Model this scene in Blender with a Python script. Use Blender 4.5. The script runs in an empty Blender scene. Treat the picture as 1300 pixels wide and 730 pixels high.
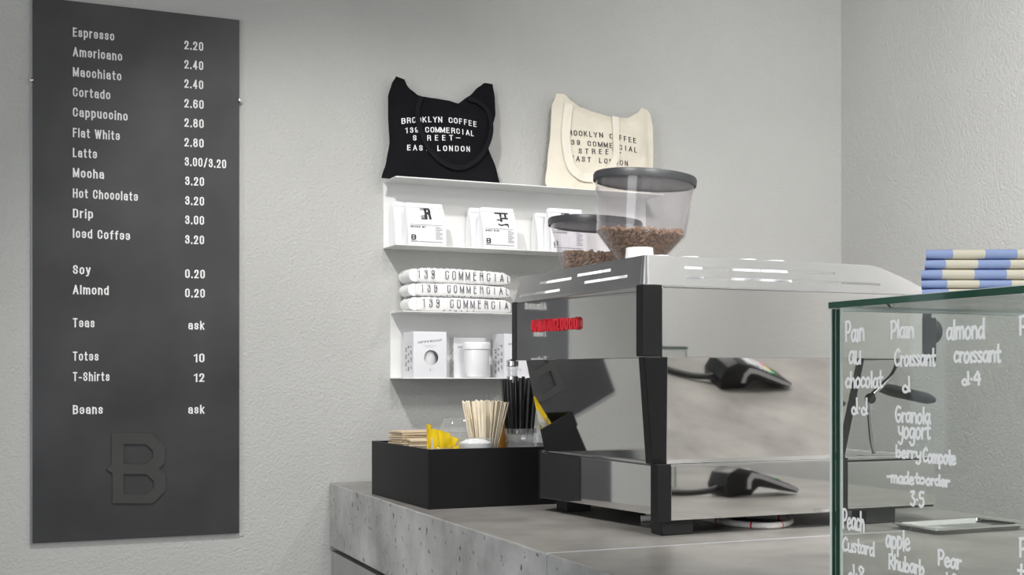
import bpy, bmesh, math, random
from math import sin, cos, pi, radians, atan, sqrt
from mathutils import Vector, Matrix, noise
random.seed(7)
S = bpy.context.scene
COL = S.collection

# ------------------------------------------------------------------ camera, light, exposure
F_PX, HORIZON, CAM_H = 1597.0, 479.0, 1.30
YAW = atan(705 / F_PX)
cd = bpy.data.cameras.new('camera'); cam = bpy.data.objects.new('camera', cd); COL.objects.link(cam)
cam.location = (0, 0, CAM_H); cam.rotation_euler = (pi / 2, 0, -YAW)
cd.sensor_width = 36.0; cd.lens = F_PX / 1300 * 36.0
cd.shift_y = (HORIZON - 365) / 1300.0
cd.clip_start = 0.02
S.camera = cam
S.view_settings.view_transform = 'Standard'; S.view_settings.look = 'None'
S.view_settings.gamma = 1; S.view_settings.use_curve_mapping = False
S.view_settings.exposure = 0.07

W = bpy.data.worlds.new('world'); S.world = W; W.use_nodes = True
W.node_tree.nodes['Background'].inputs[0].default_value = (.85, .92, 1, 1)
W.node_tree.nodes['Background'].inputs[1].default_value = 1.1

def area(name, loc, target, size, sizey, power, color=(1, 1, 1), spread=180):
    l = bpy.data.lights.new(name, 'AREA'); l.shape = 'RECTANGLE'; l.size = size; l.size_y = sizey
    l.energy = power; l.color = color; l.spread = radians(spread)
    o = bpy.data.objects.new(name, l); COL.objects.link(o); o.location = loc
    o.rotation_euler = (Vector(target) - Vector(loc)).to_track_quat('-Z', 'Y').to_euler()
def spot(name, loc, target, power, angle, blend, radius, color=(1, 1, 1)):
    l = bpy.data.lights.new(name, 'SPOT'); l.energy = power; l.spot_size = radians(angle); l.spot_blend = blend
    l.shadow_soft_size = radius; l.color = color
    o = bpy.data.objects.new(name, l); COL.objects.link(o); o.location = loc
    o.rotation_euler = (Vector(target) - Vector(loc)).to_track_quat('-Z', 'Y').to_euler()
area('overhead_fill_shop', (-.6, .3, 3.15), (-.4, .5, 0), 2.6, 2.6, 12, (1, .985, .96))  # added soft fill over the customer side, stands for no fixture
area('mirror_fill_bar', (1.9, -1.2, 3.15), (2.1, -1.1, 0), 1.2, 2.4, 80, (1, .985, .96))  # added fill: brightens the unseen walls mirrored in the machine's side panels
area('track_light_wall', (1.2, .9, 3.1), (2.77, 2.1, 1.45), .5, .5, 36, (1, .985, .97), 100)
area('window_side_fill', (-3.4, -.45, 1.5), (1.0, .6, 1.0), 2.4, 1.8, 70, (.96, .98, 1))  # area light added inside the left window, lifts the handwriting and counter front
spot('track_spot_shelves', (.45, 2.2, 2.75), (1.2, 3.2, .95), 90, 85, .8, .04, (1, .98, .95))
spot('track_spot_bar', (2.2, 1.6, 3.0), (1.5, 2.5, 1.1), 42, 75, .9, .08, (1, .98, .95))

# ------------------------------------------------------------------ pixel -> point on a real plane (survey of the photograph)
CP, SP = cos(YAW), sin(YAW)
def ray(x, y):
    r = (x - 650) / F_PX; u = (HORIZON - y) / F_PX
    return (r * CP + SP, -r * SP + CP, u)
def onY(x, y, Y):
    d = ray(x, y); t = Y / d[1]; return Vector((d[0] * t, Y, CAM_H + d[2] * t))
def onX(x, y, X):
    d = ray(x, y); t = X / d[0]; return Vector((X, d[1] * t, CAM_H + d[2] * t))
def onZ(x, y, Z):
    d = ray(x, y); t = (Z - CAM_H) / d[2]; return Vector((d[0] * t, d[1] * t, Z))

# ------------------------------------------------------------------ materials
def mat(name, col, rough=.5, metal=0, bump=0, scale=60, var=0, vscale=6, spec=.5, coat=0, emis=None, sheen=0, trans=0, tcol=None):
    m = bpy.data.materials.new(name); m.use_nodes = True; nt = m.node_tree; N = nt.nodes; L = nt.links
    b = N['Principled BSDF']
    b.inputs['Base Color'].default_value = (*col, 1); b.inputs['Roughness'].default_value = rough
    b.inputs['Metallic'].default_value = metal; b.inputs['Specular IOR Level'].default_value = spec
    b.inputs['Coat Weight'].default_value = coat; b.inputs['Sheen Weight'].default_value = sheen
    tc = N.new('ShaderNodeTexCoord')
    if var:
        n = N.new('ShaderNodeTexNoise'); n.inputs['Scale'].default_value = vscale; n.inputs['Detail'].default_value = 6
        L.new(tc.outputs['Object'], n.inputs['Vector'])
        r = N.new('ShaderNodeValToRGB')
        r.color_ramp.elements[0].position = .3; r.color_ramp.elements[1].position = .7
        r.color_ramp.elements[0].color = (*[max(0, c * (1 - var)) for c in col], 1)
        r.color_ramp.elements[1].color = (*[min(1, c * (1 + var)) for c in col], 1)
        L.new(n.outputs['Fac'], r.inputs['Fac']); L.new(r.outputs['Color'], b.inputs['Base Color'])
    if bump:
        n2 = N.new('ShaderNodeTexNoise'); n2.inputs['Scale'].default_value = scale; n2.inputs['Detail'].default_value = 4
        L.new(tc.outputs['Object'], n2.inputs['Vector'])
        bp = N.new('ShaderNodeBump'); bp.inputs['Strength'].default_value = bump; bp.inputs['Distance'].default_value = .004
        L.new(n2.outputs['Fac'], bp.inputs['Height']); L.new(bp.outputs['Normal'], b.inputs['Normal'])
    if emis:
        b.inputs['Emission Color'].default_value = (*col, 1); b.inputs['Emission Strength'].default_value = emis
    return m

def clear_mat(name, tint, rough=.02, ior=1.45, haze=0, hazecol=(.8, .8, .8)):
    m = bpy.data.materials.new(name); m.use_nodes = True; nt = m.node_tree; N = nt.nodes; L = nt.links
    N.remove(N['Principled BSDF']); out = N['Material Output']
    t = N.new('ShaderNodeBsdfTransparent'); t.inputs[0].default_value = (*tint, 1)
    g = N.new('ShaderNodeBsdfGlossy'); g.inputs['Roughness'].default_value = rough
    g.inputs[0].default_value = (1, 1, 1, 1)
    fr = N.new('ShaderNodeFresnel'); fr.inputs['IOR'].default_value = ior
    ge = N.new('ShaderNodeNewGeometry'); mi = N.new('ShaderNodeMix'); mi.data_type = 'FLOAT'
    mi.inputs[2].default_value = ior; mi.inputs[3].default_value = 1 / ior     # same reflectance from either side of a thin sheet
    L.new(ge.outputs['Backfacing'], mi.inputs[0]); L.new(mi.outputs[0], fr.inputs['IOR'])
    mx = N.new('ShaderNodeMixShader')
    src = t.outputs[0]
    if haze:
        d = N.new('ShaderNodeBsdfDiffuse'); d.inputs[0].default_value = (*hazecol, 1)
        h = N.new('ShaderNodeMixShader'); h.inputs[0].default_value = haze
        L.new(t.outputs[0], h.inputs[1]); L.new(d.outputs[0], h.inputs[2]); src = h.outputs[0]
    L.new(fr.outputs[0], mx.inputs[0]); L.new(src, mx.inputs[1]); L.new(g.outputs[0], mx.inputs[2])
    L.new(mx.outputs[0], out.inputs[0])
    return m

def concrete_mat(name, col, rough, pits, cloud=.22, vs=5):
    m = bpy.data.materials.new(name); m.use_nodes = True; nt = m.node_tree; N = nt.nodes; L = nt.links
    b = N['Principled BSDF']; b.inputs['Roughness'].default_value = rough
    tc = N.new('ShaderNodeTexCoord')
    n = N.new('ShaderNodeTexNoise'); n.inputs['Scale'].default_value = vs; n.inputs['Detail'].default_value = 9; n.inputs['Roughness'].default_value = .62
    L.new(tc.outputs['Object'], n.inputs['Vector'])
    r = N.new('ShaderNodeValToRGB'); r.color_ramp.elements[0].position = .32; r.color_ramp.elements[1].position = .68
    r.color_ramp.elements[0].color = (*[c * (1 - cloud) for c in col], 1); r.color_ramp.elements[1].color = (*[c * (1 + cloud) for c in col], 1)
    L.new(n.outputs['Fac'], r.inputs['Fac'])
    n2 = N.new('ShaderNodeTexNoise'); n2.inputs['Scale'].default_value = 55; n2.inputs['Detail'].default_value = 2
    L.new(tc.outputs['Object'], n2.inputs['Vector'])
    pr = N.new('ShaderNodeValToRGB'); pr.color_ramp.elements[0].position = pits; pr.color_ramp.elements[1].position = pits + .03
    pr.color_ramp.elements[0].color = (.25, .25, .25, 1); pr.color_ramp.elements[1].color = (1, 1, 1, 1)
    L.new(n2.outputs['Fac'], pr.inputs['Fac'])
    mu = N.new('ShaderNodeMix'); mu.data_type = 'RGBA'; mu.blend_type = 'MULTIPLY'; mu.inputs[0].default_value = 1
    L.new(r.outputs['Color'], mu.inputs[6]); L.new(pr.outputs['Color'], mu.inputs[7])
    L.new(mu.outputs[2], b.inputs['Base Color'])
    bp = N.new('ShaderNodeBump'); bp.inputs['Strength'].default_value = .5; bp.inputs['Distance'].default_value = .003
    L.new(pr.outputs['Color'], bp.inputs['Height']); L.new(bp.outputs['Normal'], b.inputs['Normal'])
    return m

def stripe_mat(name, c1, c2, pitch):
    m = bpy.data.materials.new(name); m.use_nodes = True; nt = m.node_tree; N = nt.nodes; L = nt.links
    b = N['Principled BSDF']; b.inputs['Roughness'].default_value = .75
    tc = N.new('ShaderNodeTexCoord'); sx = N.new('ShaderNodeSeparateXYZ'); L.new(tc.outputs['Object'], sx.inputs[0])
    a = N.new('ShaderNodeMath'); a.operation = 'DIVIDE'; a.inputs[1].default_value = pitch * 2; L.new(sx.outputs['X'], a.inputs[0])
    f = N.new('ShaderNodeMath'); f.operation = 'FRACT'; L.new(a.outputs[0], f.inputs[0])
    g = N.new('ShaderNodeMath'); g.operation = 'GREATER_THAN'; g.inputs[1].default_value = .5; L.new(f.outputs[0], g.inputs[0])
    mx = N.new('ShaderNodeMix'); mx.data_type = 'RGBA'; mx.inputs[6].default_value = (*c1, 1); mx.inputs[7].default_value = (*c2, 1)
    L.new(g.outputs[0], mx.inputs[0]); L.new(mx.outputs[2], b.inputs['Base Color'])
    return m

M = {}
M['wall'] = mat('grey_plaster', (.50, .50, .485), .85, bump=.75, scale=140, var=.03, vscale=3)
M['ceiling'] = mat('ceiling_paint', (.16, .16, .165), .9, var=.03)
M['floor'] = mat('floor_concrete', (.30, .295, .285), .5, var=.12, vscale=2)
M['window_frame'] = mat('window_frame_paint', (.08, .08, .085), .4, var=.05)
M['board'] = mat('blackened_steel', (.048, .048, .051), .42, .2, var=.32, vscale=4)
M['board_edge'] = mat('steel_edge', (.25, .28, .31), .4, .6, var=.1)
M['letter'] = mat('white_lettering', (.86, .86, .86), .5, var=.02)
M['relief'] = mat('relief_steel', (.058, .057, .056), .45, .2, var=.12, vscale=5)
M['screw'] = mat('polished_screw', (.8, .8, .8), .25, 1, var=.03)
M['concrete_face'] = concrete_mat('cast_concrete_face', (.43, .43, .425), .30, .305, .42, 4.5)
M['concrete_top'] = concrete_mat('polished_concrete_top', (.255, .245, .23), .30, .2, .28, 6)
M['sealant'] = mat('joint_sealant', (.46, .48, .52), .5, var=.04)
M['cabinet'] = mat('cabinet_grey', (.36, .365, .35), .5, var=.05)
M['black_gap'] = mat('shadow_gap_black', (.02, .02, .02), .7, var=.1)
M['black_box'] = mat('black_lacquer', (.008, .008, .0095), .45, var=.15, spec=.25)
M['mirror'] = mat('mirror_steel', (.80, .79, .775), .035, 1, var=.012, vscale=2)
M['brushed'] = mat('brushed_steel', (.66, .66, .665), .26, 1, var=.05, vscale=8)
M['chrome'] = mat('chrome', (.82, .82, .82), .12, 1, var=.02)
M['black_plastic'] = mat('black_plastic', (.012, .012, .013), .38, var=.12, spec=.3)
M['rubber'] = mat('black_rubber', (.014, .014, .015), .6, var=.1)
M['red'] = mat('red_enamel', (.62, .025, .04), .35, var=.06)
M['shelf'] = mat('white_powder_coat', (.80, .80, .785), .5, var=.015)
M['white_card'] = mat('white_card', (.80, .80, .83), .55, var=.015)
M['white_cup'] = mat('white_glaze', (.86, .86, .88), .3, coat=.3, var=.01)
M['paper'] = mat('white_coated_paper', (.80, .80, .82), .5, bump=.25, scale=18, var=.02)
M['ink'] = mat('black_ink', (.025, .025, .028), .7, var=.1)
M['ink_grey'] = mat('grey_ink', (.12, .12, .14), .7, var=.1)
M['black_cloth'] = mat('black_canvas', (.009, .009, .011), .95, bump=.2, scale=220, var=.15, vscale=14, spec=.08)
M['black_strap'] = mat('black_strap_webbing', (.012, .012, .015), .95, bump=.2, scale=260, var=.15, spec=.1)
M['cream_cloth'] = mat('natural_canvas', (.74, .69, .58), .9, bump=.3, scale=200, var=.04, vscale=12)
M['cream_strap'] = mat('canvas_strap', (.80, .755, .655), .9, bump=.3, scale=240, var=.03)
M['tee'] = mat('white_cotton', (.86, .855, .85), .9, bump=.25, scale=120, var=.015)
M['print_white'] = mat('white_print', (.85, .85, .87), .7, var=.02)
M['kraft'] = mat('kraft_card', (.68, .55, .38), .85, var=.08, vscale=20)
M['kraft_dark'] = mat('kraft_card_edge', (.46, .36, .26), .85, var=.15, vscale=40)
M['yellow'] = mat('yellow_sachet', (.86, .60, .01), .4, var=.06, vscale=30)
M['wood'] = mat('birch_wood', (.92, .82, .65), .65, var=.10, vscale=25)
M['straw'] = mat('black_straw', (.012, .012, .013), .28, var=.1)
M['sugar'] = mat('white_sugar', (.88, .88, .88), .8, var=.02)
M['amber'] = mat('amber_syrup', (.42, .19, .025), .15, var=.1)
M['plastic'] = clear_mat('clear_plastic', (.95, .94, .95), .04, 1.32, .03, (.85, .83, .84))
M['jar'] = clear_mat('clear_jar_plastic', (.93, .94, .94), .03, 1.5, .10, (.8, .8, .8))
M['pane'] = clear_mat('case_glass', (.915, .93, .92), .0, 1.33)
M['glass_edge'] = mat('green_glass_edge', (.012, .075, .045), .1, var=.2, vscale=9, coat=.5)
M['glass_bevel'] = mat('polished_glass_bevel', (.78, .84, .83), .15, var=.03)
M['window_glass'] = clear_mat('window_glass', (.97, .98, .98), .0, 1.4)
M['lid'] = mat('smoked_lid', (.035, .037, .040), .4, var=.06)
M['bean'] = mat('roasted_bean', (.25, .150, .085), .38, var=.35, vscale=120)
M['marker'] = mat('white_marker_ink', (.98, .98, .98), .6, emis=0, var=.01)
M['hose'] = mat('braided_white_hose', (.72, .71, .68), .6, bump=.5, scale=300, var=.04, vscale=80)
M['cloth_stripe'] = stripe_mat('blue_cream_stripe', (.33, .42, .70), (.76, .71, .58), .0333)
M['key_grey'] = mat('grey_key', (.55, .56, .58), .5, var=.04)
M['key_red'] = mat('red_key', (.8, .05, .04), .5, var=.04)
M['key_yellow'] = mat('yellow_key', (.85, .62, .05), .5, var=.04)
M['key_green'] = mat('green_key', (.08, .55, .12), .5, var=.04)
M['trim_silver'] = mat('silver_plastic', (.55, .56, .58), .35, .5, var=.04)

# ------------------------------------------------------------------ helpers
BASE = {}                                                     # thing -> world location of its Empty
def thing(name, label, cat, loc, group=None, rz=0):
    o = bpy.data.objects.new(name, None); COL.objects.link(o); o.empty_display_size = .05
    o.location = loc; o.rotation_euler = (0, 0, rz); o['label'] = label; o['category'] = cat
    if group: o['group'] = group
    BASE[o] = Vector(loc); return o
def tag(o, label, cat, group=None, kind=None):
    o['label'] = label; o['category'] = cat
    if group: o['group'] = group
    if kind: o['kind'] = kind
    return o
def link(name, me, parent=None, base=None, smooth=False):
    o = bpy.data.objects.new(name, me); COL.objects.link(o)
    b = Vector((0, 0, 0))
    if parent is not None:
        b = BASE[parent]; o.parent = parent
    elif base is not None:
        b = Vector(base); o.location = b
    if b.length: me.transform(Matrix.Translation(-b))
    BASE[o] = b if parent is not None or base is not None else Vector((0, 0, 0))
    if smooth:
        me.polygons.foreach_set('use_smooth', [True] * len(me.polygons))
        try: me.set_sharp_from_angle(angle=radians(smooth if smooth is not True else 40))
        except Exception: pass
    return o
def obj(name, bm, m, parent=None, base=None, smooth=False):
    bmesh.ops.recalc_face_normals(bm, faces=bm.faces)
    me = bpy.data.meshes.new(name); bm.to_mesh(me); bm.free()
    for x in (m if isinstance(m, (list, tuple)) else [m]): me.materials.append(x)
    return link(name, me, parent, base, smooth)
def struct(name, bm, m):
    o = obj(name, bm, m); o['kind'] = 'structure'; return o
def copy_tree(o, parent=None):
    c = o.copy(); COL.objects.link(c)
    if parent: c.parent = parent
    for ch in list(o.children): copy_tree(ch, c)
    return c

def box(bm, a, b, bev=0, seg=2, mi=0):
    a, b = [min(p) for p in zip(a, b)], [max(p) for p in zip(a, b)]
    r = bmesh.ops.create_cube(bm, size=1)
    for v in r['verts']:
        v.co = Vector([a[i] + (b[i] - a[i]) * (v.co[i] + .5) for i in range(3)])
    es = {e for v in r['verts'] for e in v.link_edges}; fs = {f for v in r['verts'] for f in v.link_faces}
    for f in fs: f.material_index = mi
    if bev: bmesh.ops.bevel(bm, geom=list(es), offset=bev, segments=seg, profile=.5, affect='EDGES', clamp_overlap=True)
def nb(a, b, bev=0, seg=2):
    bm = bmesh.new(); box(bm, a, b, bev, seg); return bm
def hexa(bm, P, bev=0, mi=0):
    """eight corners: bottom ring (4) then top ring (4)"""
    v = [bm.verts.new(p) for p in P]
    fs = [bm.faces.new([v[i] for i in q]) for q in ((3, 2, 1, 0), (4, 5, 6, 7), (0, 1, 5, 4), (1, 2, 6, 5), (2, 3, 7, 6), (3, 0, 4, 7))]
    for f in fs: f.material_index = mi
    if bev: bmesh.ops.bevel(bm, geom=list({e for f in fs for e in f.edges}), offset=bev, segments=2, profile=.5, affect='EDGES', clamp_overlap=True)
def prism(bm, poly, d0, d1, fn, mi=0):
    """polygon in (u,v) extruded between depth d0 and d1; fn(u,v,d) -> point"""
    A = [bm.verts.new(fn(u, v, d0)) for u, v in poly]; B = [bm.verts.new(fn(u, v, d1)) for u, v in poly]
    n = len(poly)
    fs = [bm.faces.new(A), bm.faces.new(B[::-1])] + [bm.faces.new((A[i], B[i], B[(i + 1) % n], A[(i + 1) % n])) for i in range(n)]
    for f in fs: f.material_index = mi
def lathe(bm, prof, c=(0, 0, 0), n=48, cap0=False, cap1=False):
    c = Vector(c); rings = []
    for r, z in prof:
        rings.append([bm.verts.new(c + Vector((r * cos(2 * pi * i / n), r * sin(2 * pi * i / n), z))) for i in range(n)])
    for a, b in zip(rings, rings[1:]):
        for i in range(n): bm.faces.new((a[i], a[(i + 1) % n], b[(i + 1) % n], b[i]))
    if cap0: bm.faces.new(rings[0][::-1])
    if cap1: bm.faces.new(rings[-1])
def nl(prof, c=(0, 0, 0), n=48, cap0=False, cap1=False):
    bm = bmesh.new(); lathe(bm, prof, c, n, cap0, cap1); return bm
def tube(bm, pts, r, n=10, cap=True):
    pts = [Vector(p) for p in pts]; rings = []
    rr = r if isinstance(r, (list, tuple)) else [r] * len(pts)
    up = Vector((0, 0, 1)); prev = None
    for i, p in enumerate(pts):
        d = (pts[min(i + 1, len(pts) - 1)] - pts[max(i - 1, 0)]).normalized()
        if prev is None:
            a = d.cross(up if abs(d.z) < .9 else Vector((1, 0, 0))).normalized()
        else:
            a = (prev - d * prev.dot(d)).normalized()
        prev = a; b = d.cross(a)
        rings.append([bm.verts.new(p + (a * cos(2 * pi * k / n) + b * sin(2 * pi * k / n)) * rr[i]) for k in range(n)])
    for x, y in zip(rings, rings[1:]):
        for k in range(n): bm.faces.new((x[k], x[(k + 1) % n], y[(k + 1) % n], y[k]))
    if cap: bm.faces.new(rings[0][::-1]); bm.faces.new(rings[-1])
def nt_(pts, r, n=10):
    bm = bmesh.new(); tube(bm, pts, r, n); return bm
def spline(pts, k=6):
    P = [Vector(p) for p in pts]; P = [2 * P[0] - P[1]] + P + [2 * P[-1] - P[-2]]; out = []
    for i in range(1, len(P) - 2):
        for j in range(k):
            t = j / k; a, b, c, d = P[i - 1], P[i], P[i + 1], P[i + 2]
            out.append(.5 * ((2 * b) + (c - a) * t + (2 * a - 5 * b + 4 * c - d) * t * t + (3 * b - a - 3 * c + d) * t ** 3))
    out.append(P[-2]); return out
def lerp(a, b, t): return a + (b - a) * t
def interp(tab, x):
    if x <= tab[0][0]: return tab[0][1]
    for (x0, y0), (x1, y1) in zip(tab, tab[1:]):
        if x <= x1:
            t = (x - x0) / (x1 - x0); t = t * t * (3 - 2 * t) * .4 + t * .6
            return y0 + (y1 - y0) * t
    return tab[-1][1]

TEXT_CACHE = {}
def text_mesh(s, bold, extrude):
    """flat text as raw vertices/faces, cap height scaled to 1, lower left at the origin"""
    key = (s, bold, extrude)
    if key in TEXT_CACHE: return TEXT_CACHE[key]
    def make(t):
        c = bpy.data.curves.new('lettering', 'FONT'); c.body = t; c.size = 1; c.offset = bold; c.extrude = extrude; c.resolution_u = 4
        o = bpy.data.objects.new('lettering', c); COL.objects.link(o)
        bpy.context.view_layer.update()
        me = bpy.data.meshes.new_from_object(o.evaluated_get(bpy.context.evaluated_depsgraph_get()))
        vs = [v.co.copy() for v in me.vertices]; fs = [tuple(p.vertices) for p in me.polygons]
        bpy.data.objects.remove(o); bpy.data.curves.remove(c); bpy.data.meshes.remove(me)
        return vs, fs
    h = TEXT_CACHE.get(('H', bold))
    if h is None:
        v, _ = make('H'); h = (min(p.y for p in v), max(p.y for p in v)); TEXT_CACHE[('H', bold)] = h
    v, f = make(s); x0 = min(p.x for p in v); k = 1 / (h[1] - h[0])
    v = [Vector(((p.x - x0) * k, (p.y - h[0]) * k, p.z * k)) for p in v]
    TEXT_CACHE[key] = (v, f); return v, f
def text(name, s, m, parent, fn, cap, width=None, sx=.75, bold=.012, extrude=.0, spacing=None):
    """fn(u, v, d) maps metres along the line, up and out to a point"""
    if spacing:                                                # letter by letter, evenly spaced over the width
        bm = bmesh.new(); n = len(s); step = width / n
        for i, ch in enumerate(s):
            if ch == ' ': continue
            v, f = text_mesh(ch, bold, extrude); w = max(p.x for p in v) or 1
            k = min(cap * sx, step * .72 / max(w, .001)) if w * cap * sx > step * .72 else cap * sx
            x0 = step * (i + .5) - w * k / 2
            vv = [bm.verts.new(fn(x0 + p.x * k, p.y * cap, p.z * cap)) for p in v]
            for q in f:
                try: bm.faces.new([vv[j] for j in q])
                except ValueError: pass
        me = bpy.data.meshes.new(name); bm.to_mesh(me); bm.free()
    else:
        v, f = text_mesh(s, bold, extrude); w = max(p.x for p in v)
        k = width / w if width else cap * sx
        me = bpy.data.meshes.new(name)
        me.from_pydata([fn(p.x * k, p.y * cap, p.z * cap) for p in v], [], f)
    me.materials.append(m)
    return link(name, me, parent)


_X = .74
def _ring(x0, x1, y0, y1):
    r = min((x1 - x0) / 2, (y1 - y0) / 2); out = []
    for cx, cy, a0 in ((x1 - r, y1 - r, 0), (x0 + r, y1 - r, 90), (x0 + r, y0 + r, 180), (x1 - r, y0 + r, 270)):
        for k in range(4): a = radians(a0 + 30 * k); out.append((cx + r * cos(a), cy + r * sin(a)))
    return out + [out[0]]
_n = lambda x: [(x, .52), (x + .05, .68), (x + .18, .74), (x + .31, .68), (x + .36, .52), (x + .36, 0)]
_c = lambda w, h, o: [(w, h - o), (w - .03, h - .1), (w / 2 + .07, h), (w / 2 - .07, h), (.03, h - .1), (0, h - .22), (0, .22), (.03, .1), (w / 2 - .07, 0), (w / 2 + .07, 0), (w - .03, .1), (w, o)]
GROT = {
 'a': (.37, [[(.01, .53), (.05, .69), (.19, .74), (.32, .69), (.37, .53), (.37, 0)], [(.37, .43), (.14, .40), (.0, .30), (.0, .12), (.09, 0), (.24, .02), (.37, .16)]]),
 'b': (.37, [[(0, 1), (0, 0)], _ring(0, .37, 0, _X)]), 'c': (.35, [_c(.35, _X, .24)]), 'd': (.37, [[(.37, 1), (.37, 0)], _ring(0, .37, 0, _X)]),
 'e': (.37, [[(0, .38), (.37, .38), (.37, .55), (.32, .69), (.19, .74), (.05, .69), (0, .55), (0, .2), (.05, .05), (.19, 0), (.32, .05), (.37, .2)]]),
 'f': (.25, [[(.26, 1), (.15, .97), (.11, .86), (.11, 0)], [(0, .7), (.25, .7)]]), 'h': (.36, [[(0, 1), (0, 0)], _n(0)]),
 'i': (.0, [[(0, .66), (0, 0)], [(0, .97), (0, 1.0)]]), 'k': (.36, [[(0, 1), (0, 0)], [(.35, .74), (0, .28)], [(.12, .42), (.36, 0)]]), 'l': (0, [[(0, 1), (0, 0)]]),
 'm': (.66, [[(0, _X), (0, 0)], [(0, .55), (.05, .69), (.17, .74), (.28, .69), (.33, .55), (.33, 0)], [(.33, .55), (.38, .69), (.5, .74), (.61, .69), (.66, .55), (.66, 0)]]),
 'n': (.36, [[(0, _X), (0, 0)], _n(0)]), 'o': (.37, [_ring(0, .37, 0, _X)]), 'p': (.37, [[(0, _X), (0, -.28)], _ring(0, .37, 0, _X)]),
 'r': (.22, [[(0, _X), (0, 0)], [(0, .5), (.07, .68), (.23, .73)]]),
 's': (.34, [[(.34, .55), (.29, .70), (.17, .74), (.05, .70), (.01, .56), (.06, .44), (.29, .31), (.34, .19), (.29, .04), (.17, 0), (.05, .04), (0, .19)]]),
 't': (.25, [[(.10, .96), (.10, .12), (.15, 0), (.25, .0)], [(0, .72), (.25, .72)]]), 'u': (.36, [[(0, _X), (0, .2), (.05, .05), (.17, 0), (.3, .05), (.36, .2)], [(.36, _X), (.36, 0)]]),
 'y': (.37, [[(0, _X), (.19, .02)], [(.37, _X), (.17, -.14), (.1, -.26), (0, -.26)]]),
 'A': (.48, [[(0, 0), (.24, 1)], [(.24, 1), (.48, 0)], [(.09, .28), (.39, .28)]]),
 'B': (.41, [[(0, 1), (0, 0)], [(0, 1), (.27, 1), (.38, .92), (.39, .64), (.28, .54), (0, .54)], [(.28, .54), (.41, .44), (.41, .12), (.28, 0), (0, 0)]]),
 'C': (.42, [_c(.42, 1, .3)]), 'D': (.42, [[(0, 0), (0, 1), (.24, 1), (.38, .93), (.42, .76), (.42, .24), (.38, .07), (.24, 0), (0, 0)]]),
 'E': (.34, [[(0, 1), (0, 0)], [(0, 1), (.34, 1)], [(0, .53), (.31, .53)], [(0, 0), (.34, 0)]]), 'F': (.33, [[(0, 1), (0, 0)], [(0, 1), (.33, 1)], [(0, .52), (.29, .52)]]),
 'H': (.43, [[(0, 1), (0, 0)], [(.43, 1), (.43, 0)], [(0, .53), (.43, .53)]]), 'I': (0, [[(0, 1), (0, 0)]]), 'K': (.42, [[(0, 1), (0, 0)], [(.4, 1), (0, .4)], [(.15, .6), (.42, 0)]]),
 'L': (.32, [[(0, 1), (0, 0)], [(0, 0), (.32, 0)]]), 'M': (.56, [[(0, 0), (0, 1)], [(0, 1), (.28, .08)], [(.28, .08), (.56, 1)], [(.56, 1), (.56, 0)]]),
 'N': (.43, [[(0, 0), (0, 1)], [(0, 1), (.43, 0)], [(.43, 0), (.43, 1)]]), 'O': (.43, [_ring(0, .43, 0, 1)]), 'P': (.39, [[(0, 1), (0, 0)], [(0, 1), (.27, 1), (.38, .9), (.38, .58), (.27, .47), (0, .47)]]),
 'R': (.42, [[(0, 1), (0, 0)], [(0, 1), (.27, 1), (.39, .9), (.39, .6), (.27, .5), (0, .5)], [(.25, .5), (.38, .38), (.42, 0)]]),
 'S': (.40, [[(.39, .72), (.36, .92), (.2, 1), (.05, .92), (.01, .75), (.06, .60), (.33, .43), (.40, .27), (.35, .08), (.2, 0), (.05, .08), (0, .28)]]),
 'T': (.42, [[(0, 1), (.42, 1)], [(.21, 1), (.21, 0)]]), 'U': (.42, [[(0, 1), (0, .2), (.06, .05), (.21, 0), (.36, .05), (.42, .2), (.42, 1)]]),
 'W': (.70, [[(0, 1), (.17, 0)], [(.17, 0), (.35, .95)], [(.35, .95), (.53, 0)], [(.53, 0), (.7, 1)]]), 'Y': (.44, [[(0, 1), (.22, .45)], [(.44, 1), (.22, .45)], [(.22, .45), (.22, 0)]]),
 'Z': (.40, [[(0, 1), (.4, 1)], [(.4, 1), (0, 0)], [(0, 0), (.4, 0)]]),
 '0': (.37, [_ring(0, .37, 0, 1)]), '1': (.2, [[(.0, .80), (.2, .98), (.2, 0)]]), '2': (.37, [[(0, .72), (.04, .92), (.18, 1), (.33, .92), (.36, .72), (.3, .5), (.0, 0)], [(0, 0), (.37, 0)]]),
 '3': (.37, [[(.01, .76), (.06, .94), (.18, 1), (.32, .93), (.35, .75), (.3, .58), (.14, .53)], [(.3, .55), (.37, .4), (.36, .16), (.3, .04), (.18, 0), (.05, .05), (0, .24)]]),
 '4': (.40, [[(.28, 0), (.28, 1)], [(.28, 1), (0, .28)], [(0, .26), (.40, .26)]]), '5': (.37, [[(.34, 1), (.04, 1)], [(.04, 1), (.02, .5)], [(.02, .5), (.18, .62), (.33, .55), (.37, .34), (.33, .08), (.18, 0), (.04, .06), (0, .22)]]),
 '6': (.37, [_ring(0, .37, 0, .6), [(.37, .84), (.32, .96), (.18, 1), (.05, .94), (0, .76), (0, .3)]]), '8': (.37, [_ring(.02, .35, .54, 1), _ring(0, .37, 0, .54)]),
 '9': (.37, [_ring(0, .37, .4, 1), [(.37, .7), (.37, .3), (.33, .08), (.19, 0), (.05, .05), (.01, .2)]]),
 '/': (.30, [[(0, -.05), (.3, 1.05)]]), '.': (.0, [[(0, .0), (0, .04)]]), '-': (.24, [[(0, .36), (.24, .36)]]), '\u2014': (.6, [[(0, .45), (.6, .45)]]), ' ': (.12, [])}
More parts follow.
